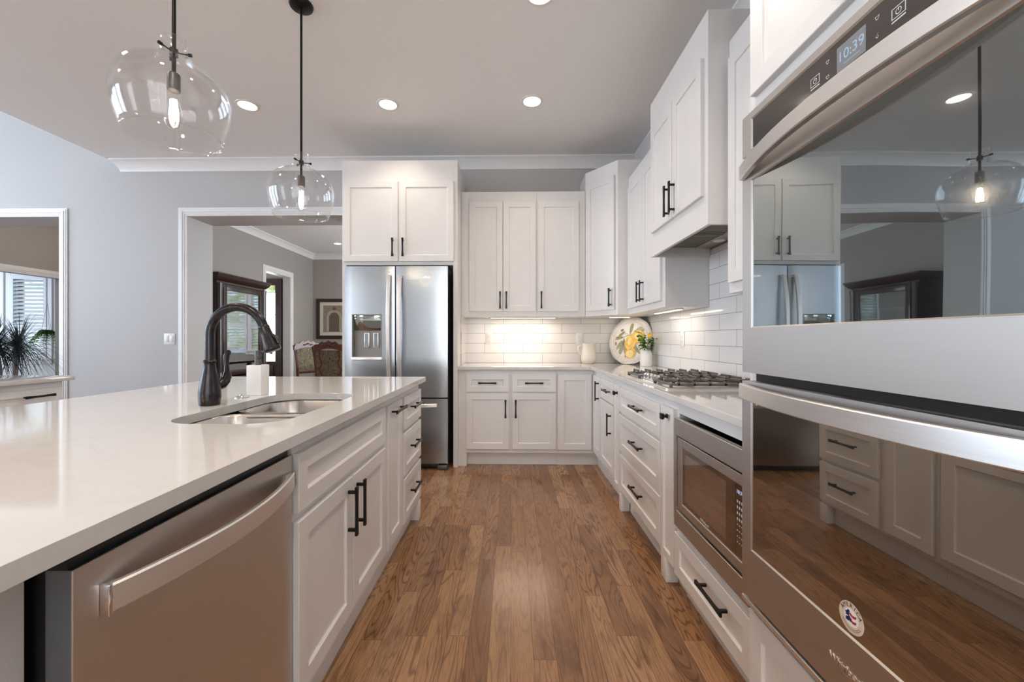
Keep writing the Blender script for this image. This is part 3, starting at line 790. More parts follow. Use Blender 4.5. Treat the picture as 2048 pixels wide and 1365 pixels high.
for k, ch in enumerate('AMERICA'):
    ang = R(90 + 63 - 21 * k)
    nm = text_part('sticker_letter', ch, .0118, 'sticker_orange' if ch == 'E' else 'sticker_blue', stk, F(0, 0, (0, 1), (-1, 0)), 0, 0, 0, -1, .0002)
    rot = ang - R(90)
    for v in nm.data.vertices:
        p = v.co + ORG[stk.name]; x = -p.y; z = p.z
        x2 = x * math.cos(rot) - z * math.sin(rot) + .0245 * math.cos(ang); z2 = x * math.sin(rot) + z * math.cos(rot) + .0245 * math.sin(ang)
        v.co = ft(sy - x2, vs + .0008, sz + z2) - ORG[stk.name]
st = MB(ft)
for rr_ in (.0215, .0245):
    arc = [R(205 + 130 * k / 12) for k in range(13)]
    st.loft([[(sy + q * math.cos(t), vs + .0006, sz + q * math.sin(t)) for t in arc] for q in (rr_, rr_ + .0007)], closed=False)
st.build('small_print', 'slot_dark', stk)

# ------------------------------------------------------------------ wall cabinets
Yu = 3.96; fu = f_back(Yu); UZ0, UZ1 = 1.384, 2.597
u1 = thing('wall_cabinet', 'white two-door wall cabinet beside the tall refrigerator surround', 'cabinet', (-.1, 4.1, UZ0))
carcass(fu, u1, -.482, .249, .325, UZ0, UZ1)
d = shaker(fu, u1, -.405, -.081, 1.432, 2.498); bar_handle(fu, d, -.105, 1.54, True)
d = shaker(fu, u1, -.075, .238, 1.432, 2.498); bar_handle(fu, d, -.045, 1.54, True)
u2 = thing('wall_cabinet', 'white single-door wall cabinet left of the angled corner cabinet', 'cabinet', (.48, 4.1, UZ0))
carcass(fu, u2, .250, .719, .325, UZ0, UZ1)
d = shaker(fu, u2, .262, .654, 1.432, 2.498); bar_handle(fu, d, .292, 1.54, True)
u3 = thing('corner_wall_cabinet', 'taller white wall cabinet set diagonally in the corner', 'cabinet', (1.1, 4.05, UZ0))
A, B = (.722, 3.96), (.955, 3.66)
m = MB(); m.prism([A, B, (XR - .004, 3.66), (XR - .004, YB - .004), (.722, YB - .004)], 'z', UZ0, 2.768); m.build('carcass', 'cabinet_paint', u3)
dl_ = math.hypot(B[0] - A[0], B[1] - A[1]); dd = ((B[0] - A[0]) / dl_, (B[1] - A[1]) / dl_); fd_ = F(A[0], A[1], dd, (dd[1], -dd[0]))
d = shaker(fd_, u3, .02, dl_ - .03, 1.432, 2.64); bar_handle(fd_, d, dl_ - .062, 1.54, True)
XU = 1.05; fu2 = f_right(XU)
u4 = thing('wall_cabinet', 'white two-door wall cabinet between the angled corner cabinet and the hood', 'cabinet', (1.2, 3.2, UZ0))
carcass(fu2, u4, 2.795, 3.657, XR - XU - .004, UZ0, UZ1)
d = shaker(fu2, u4, 2.84, 3.225, 1.432, 2.498); bar_handle(fu2, d, 3.19, 1.54, True)
d = shaker(fu2, u4, 3.232, 3.622, 1.432, 2.498); bar_handle(fu2, d, 3.268, 1.54, True)
hd = thing('hood_cabinet', 'white two-door range hood cabinet that juts out above the cooktop', 'cabinet', (1.15, 2.385, 1.72))
XH = .95; fh_ = f_right(XH); H0, H1 = 1.981, 2.792
m = MB(fh_); dz = 1.80
m.box(H0, H1, -(XR - XH - .004), 0, dz, 2.757); m.box(H0, H1, -.02, 0, 1.720, dz); m.box(H0, H0 + .02, -(XR - XH - .012), -.02, 1.720, dz); m.box(H1 - .02, H1, -(XR - XH - .012), -.02, 1.720, dz)
m.build('carcass', 'cabinet_paint', hd)
d = shaker(fh_, hd, 2.018, 2.372, 1.868, 2.545); bar_handle(fh_, d, 2.338, 1.975, True, .18)
d = shaker(fh_, hd, 2.380, 2.735, 1.868, 2.545); bar_handle(fh_, d, 2.414, 1.975, True, .18)
hi = thing('range_hood', 'steel range hood insert with slatted filters under the hood cabinet', 'range hood', (1.15, 2.385, 1.77))
m = MB(); m.box(XH + .022, XR - .012, H0 + .022, H1 - .022, 1.782, 1.799); hb = m.build('hood_liner', 'liner_brown', hi)
for k in range(2):
    a = H0 + .06 + k * .35; m = MB()
    m.box(XH + .03, XH + .04, a, a + .33, 1.770, 1.782); m.box(1.225, 1.235, a, a + .33, 1.770, 1.782); m.box(XH + .04, 1.225, a, a + .008, 1.770, 1.782); m.box(XH + .04, 1.225, a + .322, a + .33, 1.770, 1.782)
    for j in range(17): y = a + .014 + j * .0185; m.box(XH + .04, 1.225, y, y + .007, 1.774, 1.777)
    m.build('filter', 'grille_tan', hi)
m = MB(); m.lathe([(.0, .0), (.032, 0), (.036, .004), (.036, .012)], (1.285, 2.54, 1.770), 24); m.build('hood_lamp', 'white_ceramic', hi)
MB().box(1.237, XR - .014, H0 + .03, H1 - .03, 1.7745, 1.7815).build('lamp_strip', 'grille_tan', hi)
u5 = thing('wall_cabinet', 'narrow white wall cabinet between the hood and the oven tower', 'cabinet', (1.2, 1.62, UZ0))
carcass(fu2, u5, 1.262, 1.980, XR - XU - .004, UZ0, UZ1)
d = shaker(fu2, u5, 1.275, 1.955, 1.432, 2.498)

# ------------------------------------------------------------------ counters
ct = MB()
out = [(-.483, 3.69), (.690, 3.69)] + [(.728 - .038 + .038 * math.sin(R(a)), 3.652 + .038 * math.cos(R(a))) for a in (20, 45, 70)] + [(.728, 3.652), (.728, 1.262), (XR - .002, 1.262), (XR - .002, YB - .002), (-.483, YB - .002)]
ct.slab_with_holes(out, [], CB, CT)
o = ct.build('countertop', 'quartz', None, 'L-shaped white quartz countertop along the back and right walls', 'countertop', smooth=False)
bv = o.modifiers.new('ease', 'BEVEL'); bv.width = .003; bv.segments = 2; bv.limit_method = 'ANGLE'
IX0, IX1, IY0, IY1 = -1.868, -.567, -.35, 2.705
SX0, SX1, SY0, SY1 = -1.07, -.695, 1.195, 1.875
ct = MB(); ct.slab_with_holes(rrect(IX0, IX1, IY0, IY1, .006, 3), [list(reversed(rrect(SX0, SX1, SY0, SY1, .11, 8)))], CB, CT)
o = ct.build('island_countertop', 'quartz', None, 'large white quartz island countertop with a sink cutout', 'countertop', smooth=False)
bv = o.modifiers.new('ease', 'BEVEL'); bv.width = .003; bv.segments = 2; bv.limit_method = 'ANGLE'
# tile backsplashes
m = MB(); m.box(-.483, XR - .009, YB - .009, YB - .0005, CT + .0005, UZ0 - .001); m.box(-.4825, -.474, 3.90, YB - .009, CT + .0005, UZ0 - .001)
m.build('tile_backsplash', 'back_tile', None, 'glossy white subway tile backsplash on the back wall under the wall cabinets', 'backsplash', smooth=False)
m = MB(); m.box(XR - .009, XR - .0005, 1.262, YB - .009, CT + .0005, UZ0 - .001); m.box(XR - .009, XR - .0005, H0, H1, UZ0 - .001, 1.768)
m.build('tile_backsplash', 'right_tile', None, 'glossy white subway tile backsplash on the right wall behind the cooktop', 'backsplash', smooth=False)
def outlet(fr_, u, z, label, switch=False):
    t = thing('wall_switch' if switch else 'wall_outlet', label, 'switch' if switch else 'outlet', fr_(u, 0, z), None)
    w = .058 if switch else .036
    MB(fr_).box(u - w, u + w, 0, .006, z - .059, z + .059, .002).build('cover_plate', 'white_plastic', t)
    if switch:
        for s_ in (-.026, .026): MB(fr_).box(u + s_ - .017, u + s_ + .017, .006, .010, z - .034, z + .034, .0015).build('rocker', 'white_plastic', t); MB(fr_).box(u + s_ - .0185, u + s_ + .0185, .006, .0064, z - .0355, z + .0355).build('rocker_gap_shade', 'icon_print', t)  # grey outline puts the shade of the rocker gap into colour
    else:
        for s_ in (-.02, .02):
            r_ = MB(fr_).box(u - .0165, u + .0165, .006, .008, z + s_ - .014, z + s_ + .014, .0008).build('socket', 'white_plastic', t)
            MB(fr_).box(u - .007, u - .0052, .008, .0083, z + s_ - .003, z + s_ + .006).box(u + .0052, u + .007, .008, .0083, z + s_ - .003, z + s_ + .006).box(u - .002, u + .002, .008, .0083, z + s_ - .0105, z + s_ - .0065).build('slot', 'slot_dark', r_)
    return t
fo = f_back(YB - .0095)
outlet(fo, -.231, 1.168, 'white outlet on the back tiles left of the cream pitcher, nearest the refrigerator')
outlet(fo, .715, 1.168, 'white outlet on the back tiles just above the cream pitcher')
outlet(f_right(XR - .0095), 3.215, 1.165, 'white outlet on the right tiles behind the cooktop')
outlet(f_back(YB), -3.645, 1.165, 'white double light switch on the grey wall by the doorway', True)
# under-cabinet lights
def led(name, pts, label, power, lz=1.372):
    (x0, y0), (x1, y1) = pts; L = math.hypot(x1 - x0, y1 - y0); d_ = ((x1 - x0) / L, (y1 - y0) / L)
    t = thing(name, label, 'light', ((x0 + x1) / 2, (y0 + y1) / 2, 1.372), 'under-cabinet light bars'); ffr = F(x0, y0, d_, (-d_[1], d_[0]))
    MB(ffr).box(0, L, -.02, .02, 1.374, 1.3838).build('housing', 'white_plastic', t)
    MB(ffr).box(.01, L - .01, -.013, .013, 1.3725, 1.374).build('diffuser', 'led_strip', t)
    a_ = area('under_cabinet_lamp', ((x0 + x1) / 2, (y0 + y1) / 2, 1.368), (0, 0, math.atan2(d_[1], d_[0])), L - .03, .025, power, (1.0, .87, .72))
led('under_cabinet_light', ((-.21, 4.08), (.45, 4.08)), 'glowing light bar under the two back wall cabinets', 1.7)
led('under_cabinet_light', ((.95, 3.98), (1.16, 3.98)), 'glowing light bar under the angled corner cabinet above the plate', .22)
led('under_cabinet_light', ((1.20, 2.90), (1.20, 3.40)), 'glowing light bar under the right wall cabinet', .5)

# ------------------------------------------------------------------ island units
fi = f_left(-.61)
si = thing('sink_base_cabinet', 'white island sink cabinet with a false drawer front above two doors', 'cabinet', (-.9, 1.52, 0))
m = MB(fi); m.box(1.122, 1.932, -.05, 0, .115, CB); m.box(1.122, 1.14, -.6, -.05, .115, CB); m.box(1.914, 1.932, -.6, -.05, .115, CB); m.box(1.14, 1.914, -.6, -.05, .115, .14); m.box(1.14, 1.914, -.6, -.582, .14, CB); m.box(1.122, 1.932, -.6, -.034, 0, .115)
m.build('carcass', 'cabinet_paint', si)
shaker(fi, si, 1.124, 1.912, .680, .845, 'false_drawer_front', rail=.052)
d = shaker(fi, si, 1.124, 1.512, .155, .655); bar_handle(fi, d, 1.468, .542, True, .175)
d = shaker(fi, si, 1.518, 1.912, .155, .655); bar_handle(fi, d, 1.55, .542, True, .175)
tc_ = thing('pull_out_cabinet', 'narrow tall white pull-out on the island beside the sink cabinet', 'cabinet', (-.9, 2.08, 0))
carcass(fi, tc_, 1.933, 2.222, .6, .115, CB, True, -.034)
d = shaker(fi, tc_, 1.952, 2.206, .140, .840, 'pull_out_front', rail=.057); bar_handle(fi, d, 2.085, .805, False, .19)
ic = thing('drawer_cabinet', 'white three-drawer cabinet at the far end of the island', 'cabinet', (-.9, 2.45, 0))
m = MB(fi); m.box(2.223, 2.672, -1.2, 0, .115, CB); m.box(2.223, 2.60, -1.15, -.034, 0, .115); m.build('carcass', 'cabinet_paint', ic)
for a, b in ((.660, .840), (.403, .640), (.135, .382)):
    d = shaker(fi, ic, 2.250, 2.664, a, b, 'drawer', rail=.05); bar_handle(fi, d, 2.457, (a + b) / 2 + .018, False, .175)
MB(fi).box(2.605, 2.668, -.04, .018, 0, .116, .002).build('leg', 'cabinet_paint', ic)
ib = thing('island_back_panel', 'white panelled back and near end of the island', 'panel', (-1.4, 1.0, 0))
m = MB(); m.box(-1.60, -1.22, -.10, 2.222, 0, CB - .001); m.build('back_panel', 'cabinet_paint', ib)
m = MB(); m.box(-1.22, -.664, -.10, .546, 0, CB - .001, .002, 1); m.build('end_panel', 'cabinet_paint', ib)
dwm = thing('dishwasher', 'stainless steel dishwasher with a bowed handle, built into the island', 'dishwasher', (-.9, .835, 0))
fw_ = f_left(-.605); D0, D1 = .552, 1.116
MB(fw_).box(D0 + .012, D1 - .003, -.56, -.045, .1, .842).build('tub', 'black_gap', dwm)
MB(fw_).box(D0 + .004, D1 - .002, -.04, -.012, .845, .872).build('control_strip', 'black_plastic', dwm)
MB(fw_).box(D0 + .01, D1 - .004, -.5, -.08, .0, .1).build('toe_panel', 'black_plastic', dwm)
MB(fw_).box(D0 + .004, D1 - .001, -.043, -.003, .11, .844).build('inner_door', 'dark_steel_side', dwm)
dd_ = MB(fw_).box(D0, D1, -.003, .0, .105, .846, .0008, 1).build('door', 'steel_dishwasher', dwm)
bow_handle(fw_, dd_, D0 + .042, D1 - .012, .781, .022, .045, False, 0, .010, .014, n=36, power=2.0, edge=.003)
MB(fw_).box(D0 + .036, D0 + .0425, .0, .0155, .757, .805, .002).build('handle_cap', 'chrome', dd_)
m = MB(fw_)
for k in range(7): z = .655 - k * .021; m.box(D0 + .0005, D0 + .0042, -.036, -.014, z, z + .008)
m.build('vent_louver', 'black_plastic', dwm)
# sink
sk = thing('kitchen_sink', 'double-bowl stainless undermount sink in the island', 'sink', (-.88, 1.535, .70))
def bowl(y0, y1, name, r=.09):
    m = MB(); x0, x1 = SX0 - .004, SX1 + .004
    def L(e, z, rr): return [(p[0], p[1], z) for p in rrect(x0 + e, x1 - e, y0 + e, y1 - e, max(rr - e, .01), 7)]
    m.loft([L(-.016, .8832, r), L(-.0, .8832, r), L(.004, .879, r), L(.008, .74, r), L(.016, .712, r), L(.045, .701, r), L(.12, .6975, .16)], True, False, True)
    b = m.build(name, 'steel_sink', sk, angle=50, recalc=True)
    MB().lathe([(.0, .001), (.03, .001), (.042, .004), (.044, 0)], ((x0 + x1) / 2, (y0 + y1) / 2, .6978), 24).build('drain', 'chrome', b)
bowl(SY0 - .004, 1.515, 'bowl'); bowl(1.553, SY1 + .004, 'bowl')
MB().box(SX0 + .05, SX1 - .05, 1.510, 1.558, .865, .8815, .006, 3).build('divider', 'steel_sink', sk)
# faucet
BX, BY = -1.149, 1.535
fc = thing('kitchen_faucet', 'oil-rubbed bronze gooseneck faucet standing behind the island sink', 'faucet', (BX, BY, CT))
m = MB(); m.lathe([(0, 0), (.033, 0), (.0345, .004), (.0365, .02), (.0375, .04), (.0365, .06), (.0325, .085), (.0265, .115), (.0215, .140), (.0185, .157), (.0205, .163), (.0225, .167), (.0205, .171), (.017, .174)], (BX, BY, CT), 36, False, True)
m.build('base_body', 'oil_rubbed_bronze', fc)
cz = CT + .268; rr_ = .106; path = [(BX, BY, CT + .170), (BX, BY, CT + .21)] + [(BX + rr_ - rr_ * math.cos(R(a)), BY, cz + rr_ * math.sin(R(a))) for a in range(0, 163, 9)]
m = MB(); m.tube(path, .0168, 20); m.build('spout', 'oil_rubbed_bronze', fc, angle=60)
e = Vector(path[-1]); tg_ = (Vector(path[-1]) - Vector(path[-2])).normalized()
m = MB(); pr_ = [(0, .0185), (.006, .0200), (.010, .0186), (.035, .0205), (.075, .0270), (.092, .0300), (.098, .0300), (.101, .0265)]
m.tube([e + tg_ * s_ for s_, _ in pr_], [q for _, q in pr_], 24); sp = m.build('spray_head', 'oil_rubbed_bronze', fc, angle=50)
mid = e + tg_ * .062; side = Vector((tg_.z, 0, -tg_.x)) * -1
m = MB(); m.tube([mid + side * .020 - tg_ * .018, mid + side * .030, mid + side * .030 + tg_ * .02], [.006, .008, .007], 10); m.build('spray_button', 'black_plastic', sp)
hx, hy = BX + .012, BY + .032
m = MB(); m.tube([(BX + .006, BY + .012, CT + .062), (hx + .004, hy + .01, CT + .075), (hx + .010, hy + .022, CT + .092)], [.016, .0195, .0195], 18)
hb_ = m.build('valve_housing', 'oil_rubbed_bronze', fc, angle=60)
m = MB(); hp = [(hx + .010, hy + .022, CT + .086), (hx + .012, hy + .030, CT + .105), (hx + .008, hy + .034, CT + .125), (hx + .004, hy + .036, CT + .16), (hx + .004, hy + .037, CT + .185), (hx + .010, hy + .040, CT + .202), (hx + .014, hy + .042, CT + .207)]
m.tube(hp, [.019, .0185, .012, .0105, .0125, .012, .006], 16, flat=.8); m.build('lever', 'oil_rubbed_bronze', fc, angle=60)
# soap dispenser
sd = thing('soap_dispenser', 'square white soap dispenser with grey pump behind the sink', 'soap dispenser', (-1.145, 1.825, CT))
q = R(2); m = MB(F(-1.145, 1.825, (math.cos(q), math.sin(q)), (-math.sin(q), math.cos(q))))
m.box(-.033, .033, -.033, .033, CT, CT + .135, .003, 2); m.build('bottle', 'matte_white_stone', sd)
m = MB(); m.lathe([(.015, 0), (.015, .012), (.0135, .014), (.0135, .026), (.009, .028), (.009, .034), (.014, .036), (.014, .064), (.0, .065)], (-1.145, 1.825, CT + .135), 24, True)
m.tube([(-1.145, 1.825, CT + .193), (-1.10, 1.832, CT + .193), (-1.085, 1.834, CT + .187)], [.006, .0055, .005], 10); m.build('pump', 'dark_pewter', sd)
sh = thing('sink_hole_cover', 'small round chrome cover on the counter beside the soap dispenser', 'sink fitting', (-1.16, 1.735, CT))
m = MB(); m.lathe([(.026, 0), (.026, .003), (.022, .006), (.008, .008), (.006, .013), (0, .014)], (-1.16, 1.735, CT), 28, True); m.build('cover_disc', 'chrome', sh)
MB().lathe([(.0262, 0), (.029, 0), (.029, .0015), (.0262, .002)], (-1.16, 1.735, CT), 28).build('rim', 'grille_tan', sh)

# ------------------------------------------------------------------ cooktop
ck = thing('gas_cooktop', 'stainless gas cooktop with dark grates set in the right counter', 'cooktop', (1.03, 2.415, CT))
KX0, KX1, KY0, KY1 = .768, 1.285, 2.03, 2.80
m = MB(); z = CT
def L(e, zz, r=.012): return [(p[0], p[1], zz) for p in rrect(KX0 + e, KX1 - e, KY0 + e, KY1 - e, r, 4)]
m.loft([L(0, z + .0005), L(0, z + .006), L(.004, z + .009), L(.018, z + .009), L(.024, z + .004), L(.06, z + .004)]); m.build('steel_tray', 'steel_handle', ck, angle=40)
bspots = [(.925, 2.19, .036), (1.155, 2.19, .045), (1.045, 2.415, .055), (.925, 2.64, .032), (1.155, 2.64, .045)]
for x, y, r in bspots:
    b = MB().lathe([(r + .012, 0), (r + .012, .010), (r, .012), (r, .020), (0, .021)], (x, y, z + .004), 28).build('burner', 'grille_tan', ck)
    MB().lathe([(r * .86, 0), (r * .86, .007), (r * .7, .010), (0, .010)], (x, y, z + .024), 28).build('burner_cap', 'cast_iron', b)
def grate(y0, y1, x0=.792, x1=1.268, skip=False):
    m = MB(); zb, zt_ = z + .018, z + .030; w = .0055
    xa = x0 + (.11 if skip else 0)
    m.box(xa, x1, y0, y0 + .012, zb, zt_, .002, 1); m.box(xa, x1, y1 - .012, y1, zb, zt_, .002, 1)
    m.box(xa, xa + .012, y0 + .012, y1 - .012, zb, zt_, .002, 1); m.box(x1 - .012, x1, y0 + .012, y1 - .012, zb, zt_, .002, 1)
    for cx_, cy_ in ((xa + .008, y0 + .008), (x1 - .008, y0 + .008), (xa + .008, y1 - .008), (x1 - .008, y1 - .008)): m.box(cx_ - .007, cx_ + .007, cy_ - .007, cy_ + .007, z + .005, zb)
    nb = 6; ym = (y0 + y1) / 2
    for k in range(nb):
        x = xa + .045 + (x1 - xa - .09) * k / (nb - 1)
        for a_, b_ in ((y0, y0 + (y1 - y0) * .40), (y1 - (y1 - y0) * .40, y1)):
            m.box(x - w, x + w, a_, b_, z + .038, z + .050, .002, 1)
            end = a_ if a_ == y0 else b_
            m.box(x - w, x + w, min(end, end + (.010 if a_ == y0 else -.010)), max(end, end + (.010 if a_ == y0 else -.010)), zb, z + .049)
    m.box(xa + .012, x1 - .012, ym - .006, ym + .006, zt_ - .006, z + .040, .002, 1)
    return m.build('grate', 'cast_iron', ck)
grate(2.045, 2.286); grate(2.292, 2.538, skip=True); grate(2.544, 2.785)
for k, (x, y) in enumerate(((.835, 2.315), (.835, 2.375), (.835, 2.435), (.835, 2.495), (.835, 2.545))):
    kb = MB().lathe([(.021, 0), (.021, .004), (.018, .006), (.0185, .030), (.016, .033), (0, .033)], (x, y, z + .005), 24, True).build('control_knob', 'chrome', ck)
    MB().box(x - .003, x + .003, y - .018, y + .018, z + .034, z + .046, .002, 2).build('grip', 'steel_handle', kb)

# ------------------------------------------------------------------ small things on the back counter
pc = thing('pitcher', 'cream ceramic pitcher standing on the back counter by the corner', 'pitcher', (.79, 4.17, CT))
px, py = .79, 4.17; m = MB()
prof = [(.0, .0), (.052, 0), (.062, .006), (.075, .04), (.077, .07), (.068, .125), (.060, .165), (.062, .195), (.066, .206), (.062, .206), (.056, .165), (.062, .10), (0, .02)]
m.lathe(prof, (px, py, CT), 36)
for v in m.bm.verts:
    if v.co.z > CT + .17:
        a_ = math.atan2(v.co.y - py, v.co.x - px); k_ = max(0, math.cos(a_)) ** 6; v.co.x += .022 * k_; v.co.z += .012 * k_
m.build('body', 'cream_ceramic', pc, angle=50)
m = MB(); m.tube([(px - .062 - .0 + .0, py, CT + .175), (px - .082, py, CT + .185), (px - .100, py, CT + .172), (px - .104, py, CT + .145), (px - .094, py, CT + .115), (px - .068, py, CT + .09)], [.008, .008, .0075, .0075, .008, .008], 12, flat=1.3); m.build('handle', 'cream_ceramic', pc, angle=60)
# big decorated plate leaning in the corner
PR = .238; tilt = R(12); pa = R(-48)
nrm = Vector((math.sin(pa), -math.cos(pa), 0)); right = Vector((math.cos(pa), math.sin(pa), 0))
base_pt = Vector((1.150, 4.03, CT + .001)); upv = (Vector((0, 0, 1)) * math.cos(tilt) - nrm * math.sin(tilt)).normalized(); out_n = right.cross(upv).normalized()
if out_n.dot(nrm) < 0: out_n = -out_n
pcn = base_pt + upv * PR
class PF:
    def __call__(s, u, v, z): return pcn + right * u + out_n * v + upv * z
pf = PF()
pl = thing('decorative_plate', 'large cream plate painted with lemons, leaning upright in the counter corner', 'plate', base_pt)
def rings(m, prof, n=64, wob=0):
    m.loft([[(r * (1 + wob * math.sin(10 * t)) * math.cos(t), v, r * (1 + wob * math.sin(10 * t)) * math.sin(t)) for t in [2 * math.pi * k / n for k in range(n)]] for r, v in prof], True, True, True)
m = MB(pf); rings(m, [(.12, -.012), (.165, -.010), (PR, .008), (PR + .001, .012), (PR - .006, .0125), (PR - .045, .006), (PR - .052, .004), (.165, -.002), (.08, -.003)], wob=.008); m.build('dish', 'cream_ceramic', pl, angle=40)
m = MB(pf)
for ra, va, w in ((PR - .009, .0133, .003), (PR - .050, .0056, .0018), (PR - .022, .0108, .0012)):
    m.loft([[(r * math.cos(t), va, r * math.sin(t)) for t in [2 * math.pi * k / 64 for k in range(64)]] for r in (ra, ra + w)], True, False, False)
for k in range(26):
    t = R(360 * k / 26); r = PR - .03; 
    if 235 < math.degrees(t) < 305: continue
    if k % 3 == 0: m.poly([(r * math.cos(t) + .004 * math.cos(q_), .0098, r * math.sin(t) + .003 * math.sin(q_)) for q_ in [2 * math.pi * j / 6 for j in range(6)]])
for k in range(7):
    t = R(238 + 64 * k / 6); r = PR - .026
    m.loft([[(r * math.cos(t) + q_ * math.cos(a_), .0108, r * math.sin(t) + q_ * math.sin(a_)) for a_ in [2 * math.pi * j / 12 for j in range(12)]] for q_ in (.010, .0125)], True, False, False)
m.build('rim_lines', 'brown_paint', pl)
def ell(m, cx_, cz_, a_, b_, rot, v, n=24, tip=0):
    cx_, cz_, a_, b_ = cx_ * 1.28, cz_ * 1.28, a_ * 1.32, b_ * 1.32
    pts = []
    for k in range(n):
        t = 2 * math.pi * k / n; x = a_ * math.cos(t); y = b_ * math.sin(t)
        if tip: y *= (1 - abs(math.cos(t)) ** 2) ** .5 * .8 + .2
        if tip == 0 and k == n // 4: y *= 1.08
        pts.append((cx_ + x * math.cos(rot) - y * math.sin(rot), v, cz_ + x * math.sin(rot) + y * math.cos(rot)))
    m.poly(pts)
m = MB(pf)
m.mi = 1
for cx_, cz_, ln, rot in ((-.005, .105, .055, 80), (.055, .085, .06, 40), (-.12, .02, .05, 12), (-.075, -.06, .065, 78), (-.045, -.05, .07, 105), (-.015, -.085, .055, 75), (-.09, .05, .04, 40), (.10, .09, .045, 35), (.06, -.065, .05, 130), (-.10, -.04, .05, 60)):
    ell(m, cx_, cz_, ln, ln * .24, R(rot), .0012, 20, 1)
m.mi = 2
for a_, b_ in (((-.15, .0), (.0, .05)), ((.0, .05), (.06, .05)), ((-.03, .05), (-.085, .075)), ((.0, .04), (-.01, -.10)), ((-.06, -.15), (-.01, -.09))):
    a_ = (a_[0] * 1.28, a_[1] * 1.28); b_ = (b_[0] * 1.28, b_[1] * 1.28)
    m.loft([[(a_[0] + (b_[0] - a_[0]) * k / 5, .0016, a_[1] + (b_[1] - a_[1]) * k / 5 + .004 * math.sin(k * 2.1) + s_) for k in range(6)] for s_ in (-.002, .002)], closed=False)
ell(m, -.135, -.03, .018, .013, R(60), .0014); ell(m, -.085, .085, .014, .009, R(20), .0014)
m.mi = 0
ell(m, .060, .030, .056, .048, R(15), .0018); ell(m, .0, -.015, .046, .058, R(-5), .0024); ell(m, .012, -.098, .043, .042, R(0), .0022)
m.mi = 3
ell(m, .052, .036, .022, .02, R(15), .0022, 20); ell(m, -.008, -.008, .016, .026, R(-5), .0028, 20); ell(m, .008, -.104, .030, .028, 0, .0026, 20)
m.build('lemon_painting', ['lemon_paint', 'olive_paint', 'brown_paint', 'lemon_paint_light'], pl, recalc=False)
# white vase with lemon sprigs
vx, vy = 1.245, 3.78
va = thing('vase', 'small ribbed white vase of green sprigs with a lemon, before the plate', 'vase', (vx, vy, CT))
m = MB(); loops = []
for r, zz in ((0, .0), (.050, .0), (.053, .004), (.053, .115), (.047, .135), (.040, .148), (.036, .148), (.042, .13), (0, .06)):
    loops.append([(vx + (r * (1 + (.018 if (k % 2 and .003 < zz < .13 and r > .05) else 0))) * math.cos(2 * math.pi * k / 48), vy + r * (1 + (.018 if (k % 2 and .003 < zz < .13 and r > .05) else 0)) * math.sin(2 * math.pi * k / 48), CT + zz) for k in range(48)])
m.loft(loops, True, False, False); m.build('vase_body', 'white_ceramic', va, angle=40)
def leaf(m, base, dirv, ln, w, up=Vector((0, 0, 1)), fold=.25, curl=.15, n=5):
    d_ = Vector(dirv).normalized(); s_ = d_.cross(up)
    if s_.length < .1: s_ = d_.cross(Vector((1, 0, 0)))
    s_.normalize(); u_ = s_.cross(d_); b_ = Vector(base); L_ = []; R_ = []; C_ = []
    for k in range(n + 1):
        t = k / n; wd = w * math.sin(math.pi * min(.98, t * .92 + .06)) ** .8
        c = b_ + d_ * ln * t - u_ * curl * ln * t * t
        C_.append(c); L_.append(c + s_ * wd + u_ * wd * fold); R_.append(c - s_ * wd + u_ * wd * fold)
    m.loft([L_, C_, R_], closed=False, cap0=False, cap1=False)
rnd = random.Random(4)
ms, ml, md_ = MB(), MB(), MB()
for k in range(9):
    a_ = 2 * math.pi * k / 9 + rnd.uniform(-.3, .3); sp_ = rnd.uniform(.03, .10); hgt = rnd.uniform(.06, .17)
    p0 = Vector((vx + .02 * math.cos(a_), vy + .02 * math.sin(a_), CT + .12)); p2_ = Vector((vx + sp_ * math.cos(a_) * .8, vy + sp_ * math.sin(a_), CT + .15 + hgt))
    p2_.x = min(p2_.x, 1.32); p1_ = (p0 + p2_) / 2 + Vector((0, 0, .02)); ms.tube([p0, p1_, p2_], [.0025, .002, .0015], 6)
    for j in range(7):
        t = .35 + .65 * j / 6; pp = p0.lerp(p2_, t); aa = a_ + rnd.uniform(-1.6, 1.6)
        dv = Vector((math.cos(aa), math.sin(aa), rnd.uniform(-.2, .8)))
        if pp.x + dv.x * .06 > 1.335: dv.x = -abs(dv.x) * .3
        leaf(ml if rnd.random() < .55 else md_, pp, dv, rnd.uniform(.045, .075), rnd.uniform(.013, .019))
ms.build('stems', 'stem_pale', va); ml.build('bright_leaves', 'leaf_bright', va, recalc=False, angle=80); md_.build('dark_leaves', 'leaf_dark', va, recalc=False, angle=80)
m = MB(); m.lathe([(0, -.026), (.010, -.023), (.020, -.010), (.022, .003), (.018, .015), (.008, .023), (0, .029)], (1.255, 3.70, 1.195), 20); m.build('lemon', 'lemon_yellow', va, angle=60)

# ------------------------------------------------------------------ lights on the ceiling
def downlight(x, y, label, zc=ZC, power=16, first=[None]):
    if first[0] is None:
        t = thing('recessed_light', label, 'light', (x, y, zc), 'recessed ceiling lights')
        MB().lathe([(.088, 0), (.086, -.004), (.070, -.006), (.066, -.002), (.064, .0)], (x, y, zc), 36).build('trim_ring', 'trim_paint', t)
        MB().lathe([(.065, -.0022), (.03, -.003), (.0, -.003)], (x, y, zc), 36).build('lamp_lens', 'lamp_disc', t)
        first[0] = t
    else: t = dup(first[0], (x, y, zc), 0, label)
    d_ = bpy.data.lights.new('ceiling_spot', 'SPOT'); d_.energy = power; d_.color = (1.0, .84, .68); d_.spot_size = R(125); d_.spot_blend = .7; d_.shadow_soft_size = .06
    o = bpy.data.objects.new('ceiling_spot', d_); COL.objects.link(o); o.location = (x, y, zc - .02)
    return t
DLP = 15
